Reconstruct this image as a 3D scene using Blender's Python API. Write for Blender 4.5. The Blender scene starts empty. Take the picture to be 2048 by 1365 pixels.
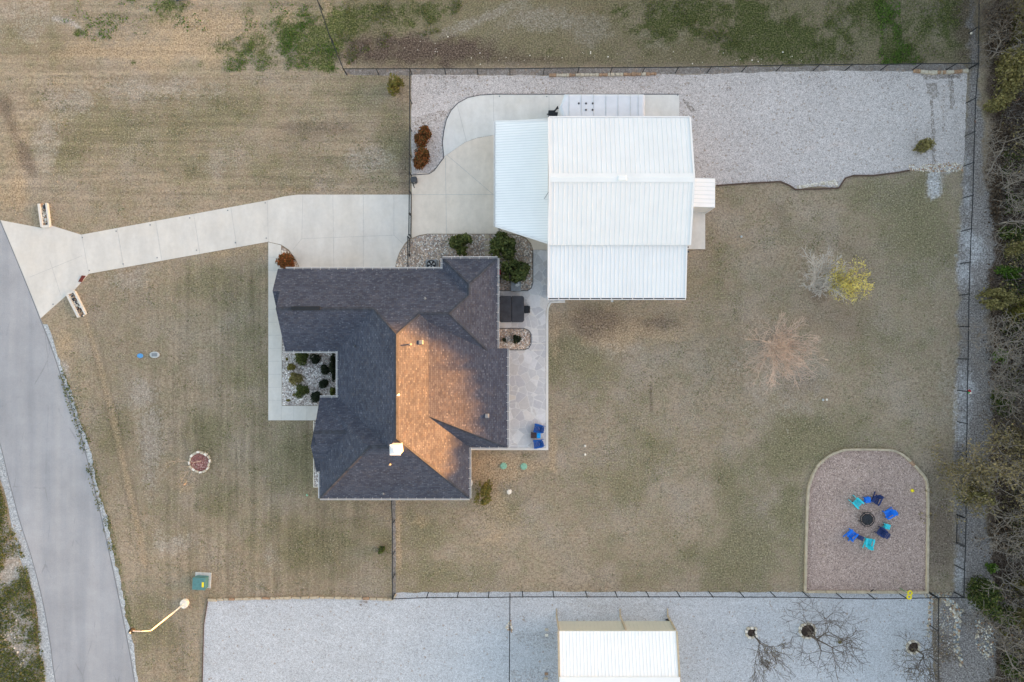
import bpy, math, random
import numpy as np
from mathutils import Vector, Matrix

# ------------------------------------------------------------------ camera, sky, sun, exposure
S = 0.04            # metres of ground per photo pixel
H = 54.6            # drone height
SUN_EL = 6.0; SUN_AZ = 8.0   # degrees north of due east
sc = bpy.context.scene
C = sc.collection
cam_d = bpy.data.cameras.new('camera'); cam = bpy.data.objects.new('camera', cam_d); C.objects.link(cam)
cam.location = (0, 0, H); cam.rotation_euler = (0, 0, 0)
cam_d.sensor_width = 36.0; cam_d.lens = 24.0; cam_d.clip_start = 0.5; cam_d.clip_end = 2000
sc.camera = cam
w = bpy.data.worlds.new('World'); sc.world = w; w.use_nodes = True
wn = w.node_tree; wn.nodes.clear()
sky = wn.nodes.new('ShaderNodeTexSky'); sky.sky_type = 'NISHITA'; sky.sun_disc = False
sky.sun_elevation = math.radians(SUN_EL); sky.sun_rotation = math.radians(90 - SUN_AZ)
sky.air_density = 1.0; sky.dust_density = 1.5; sky.ozone_density = 1.0
tint = wn.nodes.new('ShaderNodeMix'); tint.data_type = 'RGBA'; tint.blend_type = 'MULTIPLY'
tint.inputs['Factor'].default_value = 1.0
tint.inputs[7].default_value = (1.0, 0.82, 0.715, 1)
bg = wn.nodes.new('ShaderNodeBackground'); bg.inputs['Strength'].default_value = 0.14
wo = wn.nodes.new('ShaderNodeOutputWorld')
wn.links.new(sky.outputs[0], tint.inputs[6]); wn.links.new(tint.outputs[2], bg.inputs[0]); wn.links.new(bg.outputs[0], wo.inputs[0])
sun_d = bpy.data.lights.new('sun', 'SUN'); sun = bpy.data.objects.new('sun', sun_d); C.objects.link(sun)
sun_d.energy = 5.0; sun_d.angle = math.radians(0.8); sun_d.color = (1.0, 0.39, 0.07)
sun.rotation_euler = (0, math.radians(90 - SUN_EL), math.radians(SUN_AZ))      # shines from the east (+X)
sc.view_settings.view_transform = 'Standard'; sc.view_settings.look = 'None'
sc.view_settings.exposure = 3.1; sc.view_settings.gamma = 1.0
try: sc.view_settings.use_curve_mapping = False
except Exception: pass
sc.cycles.max_bounces = 6; sc.cycles.transparent_max_bounces = 16

# ------------------------------------------------------------------ helpers
def G(px, py, z=0.0):
    f = S * (1 - z / H)
    return ((px - 1024) * f, (682.5 - py) * f, z)
def PL(xp, yp, z=0.0): return (xp * S, yp * S, z)
def GP(pts): return [G(*p)[:2] for p in pts]

class MB:
    def __init__(s): s.v = []; s.f = []; s.m = []
    def add(s, vs, fs, mi=0):
        o = len(s.v); s.v += [tuple(v) for v in vs]
        s.f += [tuple(i + o for i in f) for f in fs]; s.m += [mi] * len(fs); return s
    def box(s, cx, cy, z0, sx, sy, sz, rot=0.0, mi=0, top=1.0):
        c, n = math.cos(rot), math.sin(rot); vs = []
        for z, k in ((z0, 1.0), (z0 + sz, top)):
            for a, b in ((-1, -1), (1, -1), (1, 1), (-1, 1)):
                x, y = a * sx / 2 * k, b * sy / 2 * k
                vs.append((cx + x * c - y * n, cy + x * n + y * c, z))
        return s.add(vs, [(3, 2, 1, 0), (4, 5, 6, 7), (0, 1, 5, 4), (1, 2, 6, 5), (2, 3, 7, 6), (3, 0, 4, 7)], mi)
    def prism(s, poly, z0, z1, mi=0, side=None):
        a = sum(poly[i][0] * poly[(i + 1) % len(poly)][1] - poly[(i + 1) % len(poly)][0] * poly[i][1] for i in range(len(poly)))
        if a < 0: poly = poly[::-1]
        n = len(poly); vs = [(x, y, z0) for x, y in poly] + [(x, y, z1) for x, y in poly]
        s.add(vs, [tuple(range(n, 2 * n))], mi)
        o = len(s.v) - 2 * n
        for i in range(n):
            j = (i + 1) % n; s.f.append((o + i, o + j, o + n + j, o + n + i)); s.m.append(mi if side is None else side)
        s.f.append(tuple(o + i for i in range(n - 1, -1, -1))); s.m.append(mi)
        return s
    def sheet(s, poly, z, mi=0):
        a = sum(poly[i][0] * poly[(i + 1) % len(poly)][1] - poly[(i + 1) % len(poly)][0] * poly[i][1] for i in range(len(poly)))
        if a < 0: poly = poly[::-1]
        return s.add([(x, y, z) for x, y in poly], [tuple(range(len(poly)))], mi)
    def tube(s, p, q, r0, r1=None, n=8, mi=0, cap=True):
        r1 = r0 if r1 is None else r1
        p = Vector(p); q = Vector(q); d = (q - p)
        if d.length < 1e-6: return s
        d.normalize(); u = d.orthogonal().normalized(); v = d.cross(u)
        vs = []
        for c, r in ((p, r0), (q, r1)):
            for i in range(n):
                t = 2 * math.pi * i / n; vs.append(c + (u * math.cos(t) + v * math.sin(t)) * r)
        fs = [(i, (i + 1) % n, n + (i + 1) % n, n + i) for i in range(n)]
        if cap: fs += [tuple(range(n - 1, -1, -1)), tuple(range(n, 2 * n))]
        return s.add(vs, fs, mi)
    def path(s, pts, r, n=8, mi=0):
        for a, b in zip(pts[:-1], pts[1:]): s.tube(a, b, r, r, n, mi)
        return s
    def beam(s, p, q, wd, ht, mi=0):
        p = Vector(p); q = Vector(q); d = (q - p).normalized()
        u = Vector((-d.y, d.x, 0)); u = u.normalized() if u.length > 1e-6 else Vector((1, 0, 0)); v = d.cross(u)
        if v.z < 0: v = -v
        vs = []
        for c in (p, q):
            for a, b in ((-1, -1), (1, -1), (1, 1), (-1, 1)): vs.append(c + u * a * wd / 2 + v * b * ht / 2)
        return s.add(vs, [(3, 2, 1, 0), (4, 5, 6, 7), (0, 1, 5, 4), (1, 2, 6, 5), (2, 3, 7, 6), (3, 0, 4, 7)], mi)
    def lathe(s, cx, cy, prof, n=20, mi=0, sx=1.0, sy=1.0):
        vs = []
        for r, z in prof:
            for i in range(n):
                t = 2 * math.pi * i / n; vs.append((cx + r * sx * math.cos(t), cy + r * sy * math.sin(t), z))
        fs = []
        for k in range(len(prof) - 1):
            for i in range(n):
                j = (i + 1) % n; fs.append((k * n + i, k * n + j, (k + 1) * n + j, (k + 1) * n + i))
        fs.append(tuple(range((len(prof) - 1) * n, len(prof) * n))); fs.append(tuple(range(n - 1, -1, -1)))
        return s.add(vs, fs, mi)
    def rock(s, c, r, rng, mi=0, flat=0.7):
        vs = []; n = 6
        vs.append((c[0], c[1], c[2] - r * flat))
        for ring, (rr, zz) in enumerate(((.8, -.4), (1.0, .15), (.65, .7))):
            for i in range(n):
                t = 2 * math.pi * (i + ring * .5) / n; k = r * rr * rng.uniform(.75, 1.2)
                vs.append((c[0] + k * math.cos(t), c[1] + k * math.sin(t), c[2] + zz * r * flat * rng.uniform(.8, 1.15)))
        vs.append((c[0], c[1], c[2] + r * flat * .85))
        fs = [(0, 1 + (i + 1) % n, 1 + i) for i in range(n)]
        for k in range(2):
            a = 1 + k * n; b = a + n
            for i in range(n):
                j = (i + 1) % n; fs += [(a + i, a + j, b + i), (a + j, b + j, b + i)]
        a = 1 + 2 * n
        fs += [(a + i, a + (i + 1) % n, len(vs) - 1) for i in range(n)]
        return s.add(vs, fs, mi)
    def build(s, name, mats, parent=None, bevel=0, smooth=False, uv=False, local=False):
        me = bpy.data.meshes.new(name); me.from_pydata(s.v, [], s.f)
        if not isinstance(mats, (list, tuple)): mats = [mats]
        for m in mats: me.materials.append(m)
        me.polygons.foreach_set('material_index', s.m)
        if smooth: me.polygons.foreach_set('use_smooth', [True] * len(me.polygons))
        if uv: uv_slope(me)
        me.update()
        return link(name, me, parent, bevel, local)

def link(name, me, parent=None, bevel=0, local=False):
    o = bpy.data.objects.new(name, me); C.objects.link(o)
    if parent is not None:
        o.parent = parent
        if not local:
            root = parent; loc = Vector((0, 0, 0))
            while root is not None: loc = loc + root.location; root = root.parent
            if parent.type == 'EMPTY': o.matrix_parent_inverse = Matrix.Translation(-parent.location)
    if bevel:
        b = o.modifiers.new('bevel', 'BEVEL'); b.width = bevel; b.segments = 2; b.limit_method = 'ANGLE'
    return o

def uv_slope(me):
    uvl = me.uv_layers.new(name='UVMap')
    for p in me.polygons:
        n = p.normal; t = Vector((0, 0, 1)) - n * n.z
        t = t.normalized() if t.length > 1e-3 else Vector((0, 1, 0))
        u = t.cross(n)
        for li in p.loop_indices:
            v = me.vertices[me.loops[li].vertex_index].co; uvl.data[li].uv = (v.dot(u), v.dot(t))

def tag(o, label=None, cat=None, group=None, kind=None):
    if label: o['label'] = label
    if cat: o['category'] = cat
    if group: o['group'] = group
    if kind: o['kind'] = kind
    return o
def thing(name, loc, label, cat, group=None, rz=0.0):
    o = bpy.data.objects.new(name, None); C.objects.link(o); o.empty_display_size = .3
    o.location = loc; o.rotation_euler = (0, 0, rz)
    return tag(o, label, cat, group)
def struct(name, mb, m, label=None, **k):
    o = mb.build(name, m, **k); o['kind'] = 'structure'
    return o
def copy_thing(root, loc, rz, label=None, group=None):
    r = root.copy(); C.objects.link(r); r.location = loc; r.rotation_euler = (0, 0, rz)
    if label: r['label'] = label
    if group: r['group'] = group
    for ch in list(root.children):
        c = ch.copy(); C.objects.link(c); c.parent = r
        for g in list(ch.children):
            d = g.copy(); C.objects.link(d); d.parent = c
    return r

# numpy value noise -------------------------------------------------
def vnoise(x, y, seed, octs=4, gain=.5):
    out = np.zeros_like(x); amp = 1.0; tot = 0.0; rs = np.random.RandomState(seed)
    for o in range(octs):
        tab = rs.rand(256, 256); fx = np.floor(x).astype(int); fy = np.floor(y).astype(int)
        tx = x - fx; ty = y - fy; tx = tx * tx * (3 - 2 * tx); ty = ty * ty * (3 - 2 * ty)
        a = tab[fx & 255, fy & 255]; b = tab[(fx + 1) & 255, fy & 255]; c = tab[fx & 255, (fy + 1) & 255]; d = tab[(fx + 1) & 255, (fy + 1) & 255]
        out += amp * ((a * (1 - tx) + b * tx) * (1 - ty) + (c * (1 - tx) + d * tx) * ty)
        tot += amp; amp *= gain; x = x * 2.03 + 17.1; y = y * 2.03 + 5.3
    return out / tot

# ------------------------------------------------------------------ materials
class NT:
    def __init__(s, name, rough=.9, spec=.3):
        s.m = bpy.data.materials.new(name); s.m.use_nodes = True; s.t = s.m.node_tree
        s.b = s.t.nodes['Principled BSDF']; s.b.inputs['Roughness'].default_value = rough
        s.b.inputs['Specular IOR Level'].default_value = spec
        s.tc = s.t.nodes.new('ShaderNodeTexCoord').outputs['Object']
    def n(s, typ, **kw):
        nd = s.t.nodes.new(typ)
        for k, v in kw.items():
            if k.startswith('i_'):
                nm = k[2:].replace('_', ' '); s.set(nd.inputs[nm] if nm in nd.inputs else nd.inputs[int(nm)], v)
            else: setattr(nd, k, v)
        return nd
    def set(s, inp, v):
        if isinstance(v, bpy.types.NodeSocket): s.t.links.new(v, inp)
        else: inp.default_value = v
    def noise(s, scale, detail=4, rough=.6, vec=None, out='Fac'):
        nd = s.n('ShaderNodeTexNoise'); s.set(nd.inputs['Vector'], vec or s.tc)
        nd.inputs['Scale'].default_value = scale; nd.inputs['Detail'].default_value = detail; nd.inputs['Roughness'].default_value = rough
        return nd.outputs[0] if out == 'Fac' else nd.outputs[1]
    def vor(s, scale, feature='F1', vec=None):
        nd = s.n('ShaderNodeTexVoronoi', feature=feature); s.set(nd.inputs['Vector'], vec or s.tc); nd.inputs['Scale'].default_value = scale
        return nd
    def rng(s, v, a, b, c, d):
        nd = s.n('ShaderNodeMapRange'); s.set(nd.inputs[0], v)
        for i, x in enumerate((a, b, c, d)): nd.inputs[i + 1].default_value = x
        return nd.outputs[0]
    def math(s, op, a, b=0.0, c=0.0):
        nd = s.n('ShaderNodeMath', operation=op); s.set(nd.inputs[0], a); s.set(nd.inputs[1], b); s.set(nd.inputs[2], c); return nd.outputs[0]
    def mix(s, f, a, b, mode='MIX'):
        nd = s.n('ShaderNodeMix', data_type='RGBA', blend_type=mode)
        s.set(nd.inputs[0], f); s.set(nd.inputs[6], a if isinstance(a, bpy.types.NodeSocket) else (*a, 1)); s.set(nd.inputs[7], b if isinstance(b, bpy.types.NodeSocket) else (*b, 1))
        return nd.outputs[2]
    def ramp(s, f, stops, interp='LINEAR'):
        nd = s.n('ShaderNodeValToRGB'); s.set(nd.inputs[0], f); cr = nd.color_ramp; cr.interpolation = interp
        while len(cr.elements) < len(stops): cr.elements.new(.5)
        for e, (p, c) in zip(cr.elements, stops): e.position = p; e.color = (*c, 1)
        return nd.outputs[0]
    def scale(s, col, f):
        nd = s.n('ShaderNodeVectorMath', operation='SCALE'); s.set(nd.inputs[0], col); s.set(nd.inputs['Scale'], f); return nd.outputs[0]
    def mapv(s, sx, sy, sz, vec=None, rz=0.0):
        nd = s.n('ShaderNodeMapping'); s.set(nd.inputs[0], vec or s.tc); nd.inputs['Scale'].default_value = (sx, sy, sz); nd.inputs['Rotation'].default_value = (0, 0, rz); return nd.outputs[0]
    def bump(s, h, strength=.5, dist=.05):
        nd = s.n('ShaderNodeBump'); s.set(nd.inputs['Height'], h); nd.inputs['Strength'].default_value = strength; nd.inputs['Distance'].default_value = dist
        s.t.links.new(nd.outputs[0], s.b.inputs['Normal'])
    def out(s, col): s.set(s.b.inputs['Base Color'], col if isinstance(col, bpy.types.NodeSocket) else (*col, 1)); return s.m

def m_plain(name, col, rough=.6, var=.15, scale=6.0, spec=.3, metal=0.0):
    t = NT(name, rough, spec); t.b.inputs['Metallic'].default_value = metal
    n = t.noise(scale, 5); f = t.rng(n, .3, .7, 1 - var, 1 + var)
    return t.out(t.scale(t.mix(0.0, col, col), f))

def m_lawn():
    t = NT('lawn', 1.0, .1)
    a = t.n('ShaderNodeVertexColor', layer_name='cov'); b = t.n('ShaderNodeVertexColor', layer_name='cov2')
    sa = t.n('ShaderNodeSeparateColor'); t.set(sa.inputs[0], a.outputs[0]); sb = t.n('ShaderNodeSeparateColor'); t.set(sb.inputs[0], b.outputs[0])
    def ex(v, k=2.3):
        nd = t.n('ShaderNodeMath', operation='MULTIPLY_ADD', use_clamp=True); t.set(nd.inputs[0], v); nd.inputs[1].default_value = k; nd.inputs[2].default_value = .5 - k / 2; return nd.outputs[0]
    nf = ex(t.noise(4.6, 5, .72)); ng = ex(t.noise(8.5, 3, .7), 2.6); nm = ex(t.noise(2.8, 5, .7)); nh = ex(t.noise(.8, 5, .65)); nl = ex(t.noise(.28, 5, .6)); nh2 = ex(t.noise(1.1, 5, .7, vec=t.mapv(1, 1, 1, rz=.7)), 2.0)
    brk = t.math('ADD', t.math('MULTIPLY', nf, .55), t.math('MULTIPLY', nm, .45))
    def fac(ch, k=.8):
        v = t.math('ADD', ch, t.math('MULTIPLY', t.math('SUBTRACT', brk, .5), k)); return t.rng(v, .20, .85, 0, 1)
    base = t.ramp(nf, [(0, (.170, .128, .090)), (.5, (.305, .240, .172)), (1, (.46, .375, .285))])
    base = t.mix(t.rng(nh, .35, .9, 0, .6), base, t.ramp(ng, [(0, (.115, .108, .060)), (1, (.315, .285, .185))]))
    base = t.mix(t.rng(nl, .40, .9, 0, .5), base, t.ramp(ng, [(0, (.22, .18, .15)), (1, (.44, .375, .315))]))
    base = t.mix(t.rng(nh2, .6, .95, 0, .35), base, (.34, .25, .165))
    gr = t.ramp(ng, [(0, (.065, .065, .03)), (.5, (.155, .142, .074)), (1, (.29, .258, .158))])
    vg = t.ramp(ng, [(0, (.024, .034, .012)), (.5, (.078, .092, .030)), (1, (.20, .185, .09))])
    tan = t.ramp(ng, [(0, (.22, .155, .095)), (.5, (.365, .268, .172)), (1, (.51, .40, .28))])
    bare = t.ramp(ng, [(0, (.24, .215, .195)), (.5, (.365, .325, .295)), (1, (.55, .51, .475))])
    dk = t.ramp(ng, [(0, (.04, .028, .021)), (.5, (.115, .084, .065)), (1, (.24, .19, .155))])
    dirt = t.ramp(ng, [(0, (.12, .105, .098)), (.5, (.245, .222, .212)), (1, (.40, .375, .36))])
    wht = t.ramp(ng, [(0, (.30, .295, .30)), (.5, (.47, .465, .48)), (1, (.66, .65, .66))])
    col = t.mix(t.math('MULTIPLY', fac(sa.outputs[0], 1.3), .72), base, gr)
    col = t.mix(t.math('MULTIPLY', fac(sa.outputs[1]), .85), col, tan); col = t.mix(t.math('MULTIPLY', fac(sa.outputs[2]), .85), col, bare)
    col = t.mix(fac(sb.outputs[0], 1.6), col, vg); col = t.mix(fac(sb.outputs[1]), col, dk)
    col = t.mix(fac(a.outputs[1], .6), col, dirt); col = t.mix(fac(b.outputs[1], .8), col, wht)
    # scattered dark and green tufts
    v = t.vor(2.6); near = t.rng(v.outputs['Distance'], .08, .26, 1, 0)
    sv = t.n('ShaderNodeSeparateColor'); t.set(sv.inputs[0], v.outputs['Color'])
    col = t.mix(t.math('MULTIPLY', near, t.rng(sv.outputs[0], .80, .86, 0, .5)), col, (.085, .085, .04))
    # mower lines: north-south on the front lawn, east-west on the north-west lawn
    sx = t.n('ShaderNodeSeparateXYZ'); t.set(sx.inputs[0], t.tc)
    vs = ex(t.noise(2.1, 4, .6, vec=t.mapv(1, .045, 1)), 2.6); hs = ex(t.noise(2.4, 4, .6, vec=t.mapv(.04, 1, 1)), 2.6)
    mv = t.math('MULTIPLY', t.rng(sx.outputs[0], -9.5, -12.5, 0, 1), t.rng(sx.outputs[1], 8.0, 5.5, 0, 1)); mv = t.math('MULTIPLY', mv, t.rng(sx.outputs[0], -33, -26, .15, 1))
    mh = t.math('MULTIPLY', t.rng(sx.outputs[0], -7, -9, 0, 1), t.rng(sx.outputs[1], 9, 12, 0, 1))
    ln = t.math('ADD', 1.0, t.math('ADD', t.math('MULTIPLY', mv, t.math('MULTIPLY_ADD', vs, .40, -.23)), t.math('MULTIPLY', mh, t.math('MULTIPLY_ADD', hs, .34, -.17))))
    col = t.scale(col, t.math('MULTIPLY', ln, t.math('MULTIPLY', t.rng(nm, 0, 1, .82, 1.29), t.math('MULTIPLY', t.rng(ng, 0, 1, .77, 1.23), t.rng(sb.outputs[2], 0, 1, .65, 1.35)))))
    t.bump(t.math('ADD', nf, ng), .5, .05)
    return t.out(col)

def m_gravel(name, lo, mid, hi, scale=13.0, brown=0.0, large=.1):
    t = NT(name, .95, .2)
    v = t.vor(scale); sv = t.n('ShaderNodeSeparateColor'); t.set(sv.inputs[0], v.outputs['Color'])
    v2 = t.vor(scale * .45); sv2 = t.n('ShaderNodeSeparateColor'); t.set(sv2.inputs[0], v2.outputs['Color'])
    col = t.ramp(sv.outputs[0], [(0, lo), (.35, mid), (.75, mid), (1, hi)])
    col = t.scale(col, t.rng(sv2.outputs[1], 0, 1, .92, 1.07))
    if brown: col = t.mix(t.rng(sv2.outputs[0], 1 - brown, 1, 0, .7), col, (.33, .25, .19))
    n = t.noise(.35, 5, .65); col = t.scale(col, t.rng(n, .3, .7, 1 - large, 1 + large * .6))
    n2 = t.noise(.22, 5, .7, vec=t.mapv(1, 2.6, 1)); col = t.mix(t.rng(n2, .55, .75, 0, .4), col, t.scale(t.mix(.55, col, (.30, .27, .24)), .9))
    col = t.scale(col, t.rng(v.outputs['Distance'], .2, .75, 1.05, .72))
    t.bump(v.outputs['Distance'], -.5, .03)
    return t.out(col)

def m_rock(name, cols, scale=8.0):
    t = NT(name, .8, .3); v = t.vor(scale); sv = t.n('ShaderNodeSeparateColor'); t.set(sv.inputs[0], v.outputs['Color'])
    k = len(cols); col = t.ramp(sv.outputs[0], [(i / k, c) for i, c in enumerate(cols)], 'CONSTANT')
    col = t.scale(col, t.rng(sv.outputs[1], 0, 1, .7, 1.25)); e = t.vor(scale, 'DISTANCE_TO_EDGE')
    col = t.scale(col, t.rng(e.outputs['Distance'], .0, .14, .5, 1.0))
    col = t.scale(col, t.rng(t.noise(.7, 4), .3, .7, .8, 1.15))
    t.bump(e.outputs['Distance'], .8, .08)
    return t.out(col)

def m_concrete(name, col, warm=(.45, .40, .33)):
    t = NT(name, .85, .25); n1 = t.noise(.33, 6, .65); n2 = t.noise(3.0, 6, .7); n3 = t.noise(.9, 4, .6, vec=t.mapv(1, .35, 1))
    c = t.mix(t.rng(n1, .42, .66, 0, .7), col, warm)
    c = t.scale(c, t.math('MULTIPLY', t.rng(n2, .3, .7, .95, 1.05), t.rng(n3, .3, .7, .90, 1.06)))
    v = t.noise(1.4, 6, .75); c = t.mix(t.rng(v, .66, .76, 0, .25), c, (.25, .23, .2))
    t.bump(n2, .15, .02)
    return t.out(c)

def m_road():
    t = NT('asphalt', .9, .25); n1 = t.noise(.5, 5); n2 = t.noise(22, 3, .8)
    st = t.noise(.85, 5, .55, vec=t.mapv(1, .045, 1, rz=math.radians(-13)))
    c = t.ramp(st, [(.32, (.275, .283, .308)), (.5, (.318, .322, .345)), (.68, (.355, .352, .367))])
    c = t.scale(c, t.math('MULTIPLY', t.rng(n1, .3, .7, .91, 1.07), t.rng(n2, .3, .7, .86, 1.14)))
    wv = t.mix(.10, t.mapv(1, .30, 1, rz=math.radians(-13)), t.noise(1.1, 4, .6, out='Color')); e = t.vor(.42, 'DISTANCE_TO_EDGE', vec=wv)
    c = t.mix(t.math('MULTIPLY', t.rng(e.outputs['Distance'], .004, .012, 1, 0), t.rng(t.noise(.6, 3), .5, .62, 0, .38)), c, (.15, .15, .16))
    pt = t.noise(.16, 5, .7); c = t.scale(c, t.rng(pt, .4, .6, .95, 1.05))
    t.bump(n2, .2, .01); return t.out(c)

def m_shingle():
    t = NT('shingles', .95, .15)
    uv = t.t.nodes.new('ShaderNodeTexCoord').outputs['UV']
    br = t.n('ShaderNodeTexBrick', offset=.5, squash=1.0); t.set(br.inputs['Vector'], uv)
    for k, v in (('Scale', 1.0), ('Brick Width', .30), ('Row Height', .145), ('Mortar Size', .012), ('Mortar Smooth', .3), ('Bias', 0.0)): br.inputs[k].default_value = v
    br.inputs['Color1'].default_value = (.044, .051, .076, 1); br.inputs['Color2'].default_value = (.074, .083, .115, 1); br.inputs['Mortar'].default_value = (.040, .040, .050, 1)
    ws = t.vor(5.6, vec=t.mapv(.8, 1.25, 1, vec=uv)); sv = t.n('ShaderNodeSeparateColor'); t.set(sv.inputs[0], ws.outputs['Color'])
    c = t.mix(t.math('MULTIPLY', t.rng(sv.outputs[0], .62, .85, 0, .75), t.rng(ws.outputs['Distance'], .15, .45, 1, 0)), br.outputs[0], (.140, .152, .190))
    c = t.mix(t.rng(sv.outputs[1], .78, .92, 0, .35), c, (.085, .078, .088))
    c = t.scale(c, t.rng(t.noise(.5, 5, .6), .3, .7, .86, 1.14))
    t.bump(br.outputs['Fac'], -.4, .02); return t.out(c)

def m_flag():
    t = NT('flagstone', .8, .3); wv = t.mix(.12, t.tc, t.noise(1.2, 3, .5, out='Color'))
    v = t.vor(1.65, vec=wv); e = t.vor(1.65, 'DISTANCE_TO_EDGE', vec=wv); sv = t.n('ShaderNodeSeparateColor'); t.set(sv.inputs[0], v.outputs['Color'])
    c = t.ramp(sv.outputs[0], [(0, (.46, .45, .475)), (.35, (.50, .49, .50)), (.6, (.53, .515, .52)), (.85, (.64, .63, .645)), (1, (.58, .54, .50))])
    c = t.mix(t.rng(sv.outputs[1], .7, 1, 0, .4), c, (.50, .455, .42))
    c = t.mix(t.rng(e.outputs['Distance'], .01, .035, 1, 0), c, (.62, .61, .60))
    c = t.scale(c, t.rng(t.noise(5, 5, .7), .3, .7, .92, 1.08)); t.bump(t.rng(e.outputs['Distance'], 0, .05, 0, 1), .3, .02); return t.out(c)

def m_metal(name, col, rough=.35):
    t = NT(name, rough, .5); n = t.noise(.5, 4); n2 = t.noise(1.3, 5, .6, vec=t.mapv(1, .2, 1))
    return t.out(t.scale(t.mix(t.rng(n2, .6, .8, 0, .25), col, (col[0] * .8, col[1] * .79, col[2] * .77)), t.rng(n, .3, .7, .96, 1.03)))

def m_leaf(name, cols, rough=.7, trans=.25):
    t = NT(name, rough, .25); g = t.n('ShaderNodeNewGeometry'); k = len(cols)
    c = t.ramp(g.outputs['Random Per Island'], [(i / max(1, k - 1), x) for i, x in enumerate(cols)])
    t.out(c)
    tr = t.n('ShaderNodeBsdfTranslucent'); t.set(tr.inputs[0], c); mx = t.n('ShaderNodeMixShader'); mx.inputs[0].default_value = trans
    o = [n for n in t.t.nodes if n.type == 'OUTPUT_MATERIAL'][0]
    t.t.links.new(t.b.outputs[0], mx.inputs[1]); t.t.links.new(tr.outputs[0], mx.inputs[2]); t.t.links.new(mx.outputs[0], o.inputs[0])
    return t.m

def m_chain():
    t = NT('chain_link', .5, .4); uv = t.t.nodes.new('ShaderNodeTexCoord').outputs['UV']
    sx = t.n('ShaderNodeSeparateXYZ'); t.set(sx.inputs[0], uv)
    def wire(op):
        v = t.math(op, sx.outputs[0], sx.outputs[1]); v = t.math('FRACT', t.math('DIVIDE', v, .06)); v = t.math('ABSOLUTE', t.math('SUBTRACT', v, .5))
        return t.math('GREATER_THAN', v, .472)
    a = t.math('MAXIMUM', wire('ADD'), wire('SUBTRACT')); t.set(t.b.inputs['Alpha'], a)
    return t.out((.018, .02, .024))

def m_stain(name, col, cover=.5):
    t = NT(name, 1.0, .1); n = t.noise(5.0, 5, .75); a = t.rng(n, .56 - cover * .3, .80 - cover * .3, 0, .85); t.set(t.b.inputs['Alpha'], a)
    return t.out(t.scale(t.mix(0.0, col, col), t.rng(t.noise(12, 3), .3, .7, .7, 1.3)))

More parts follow.
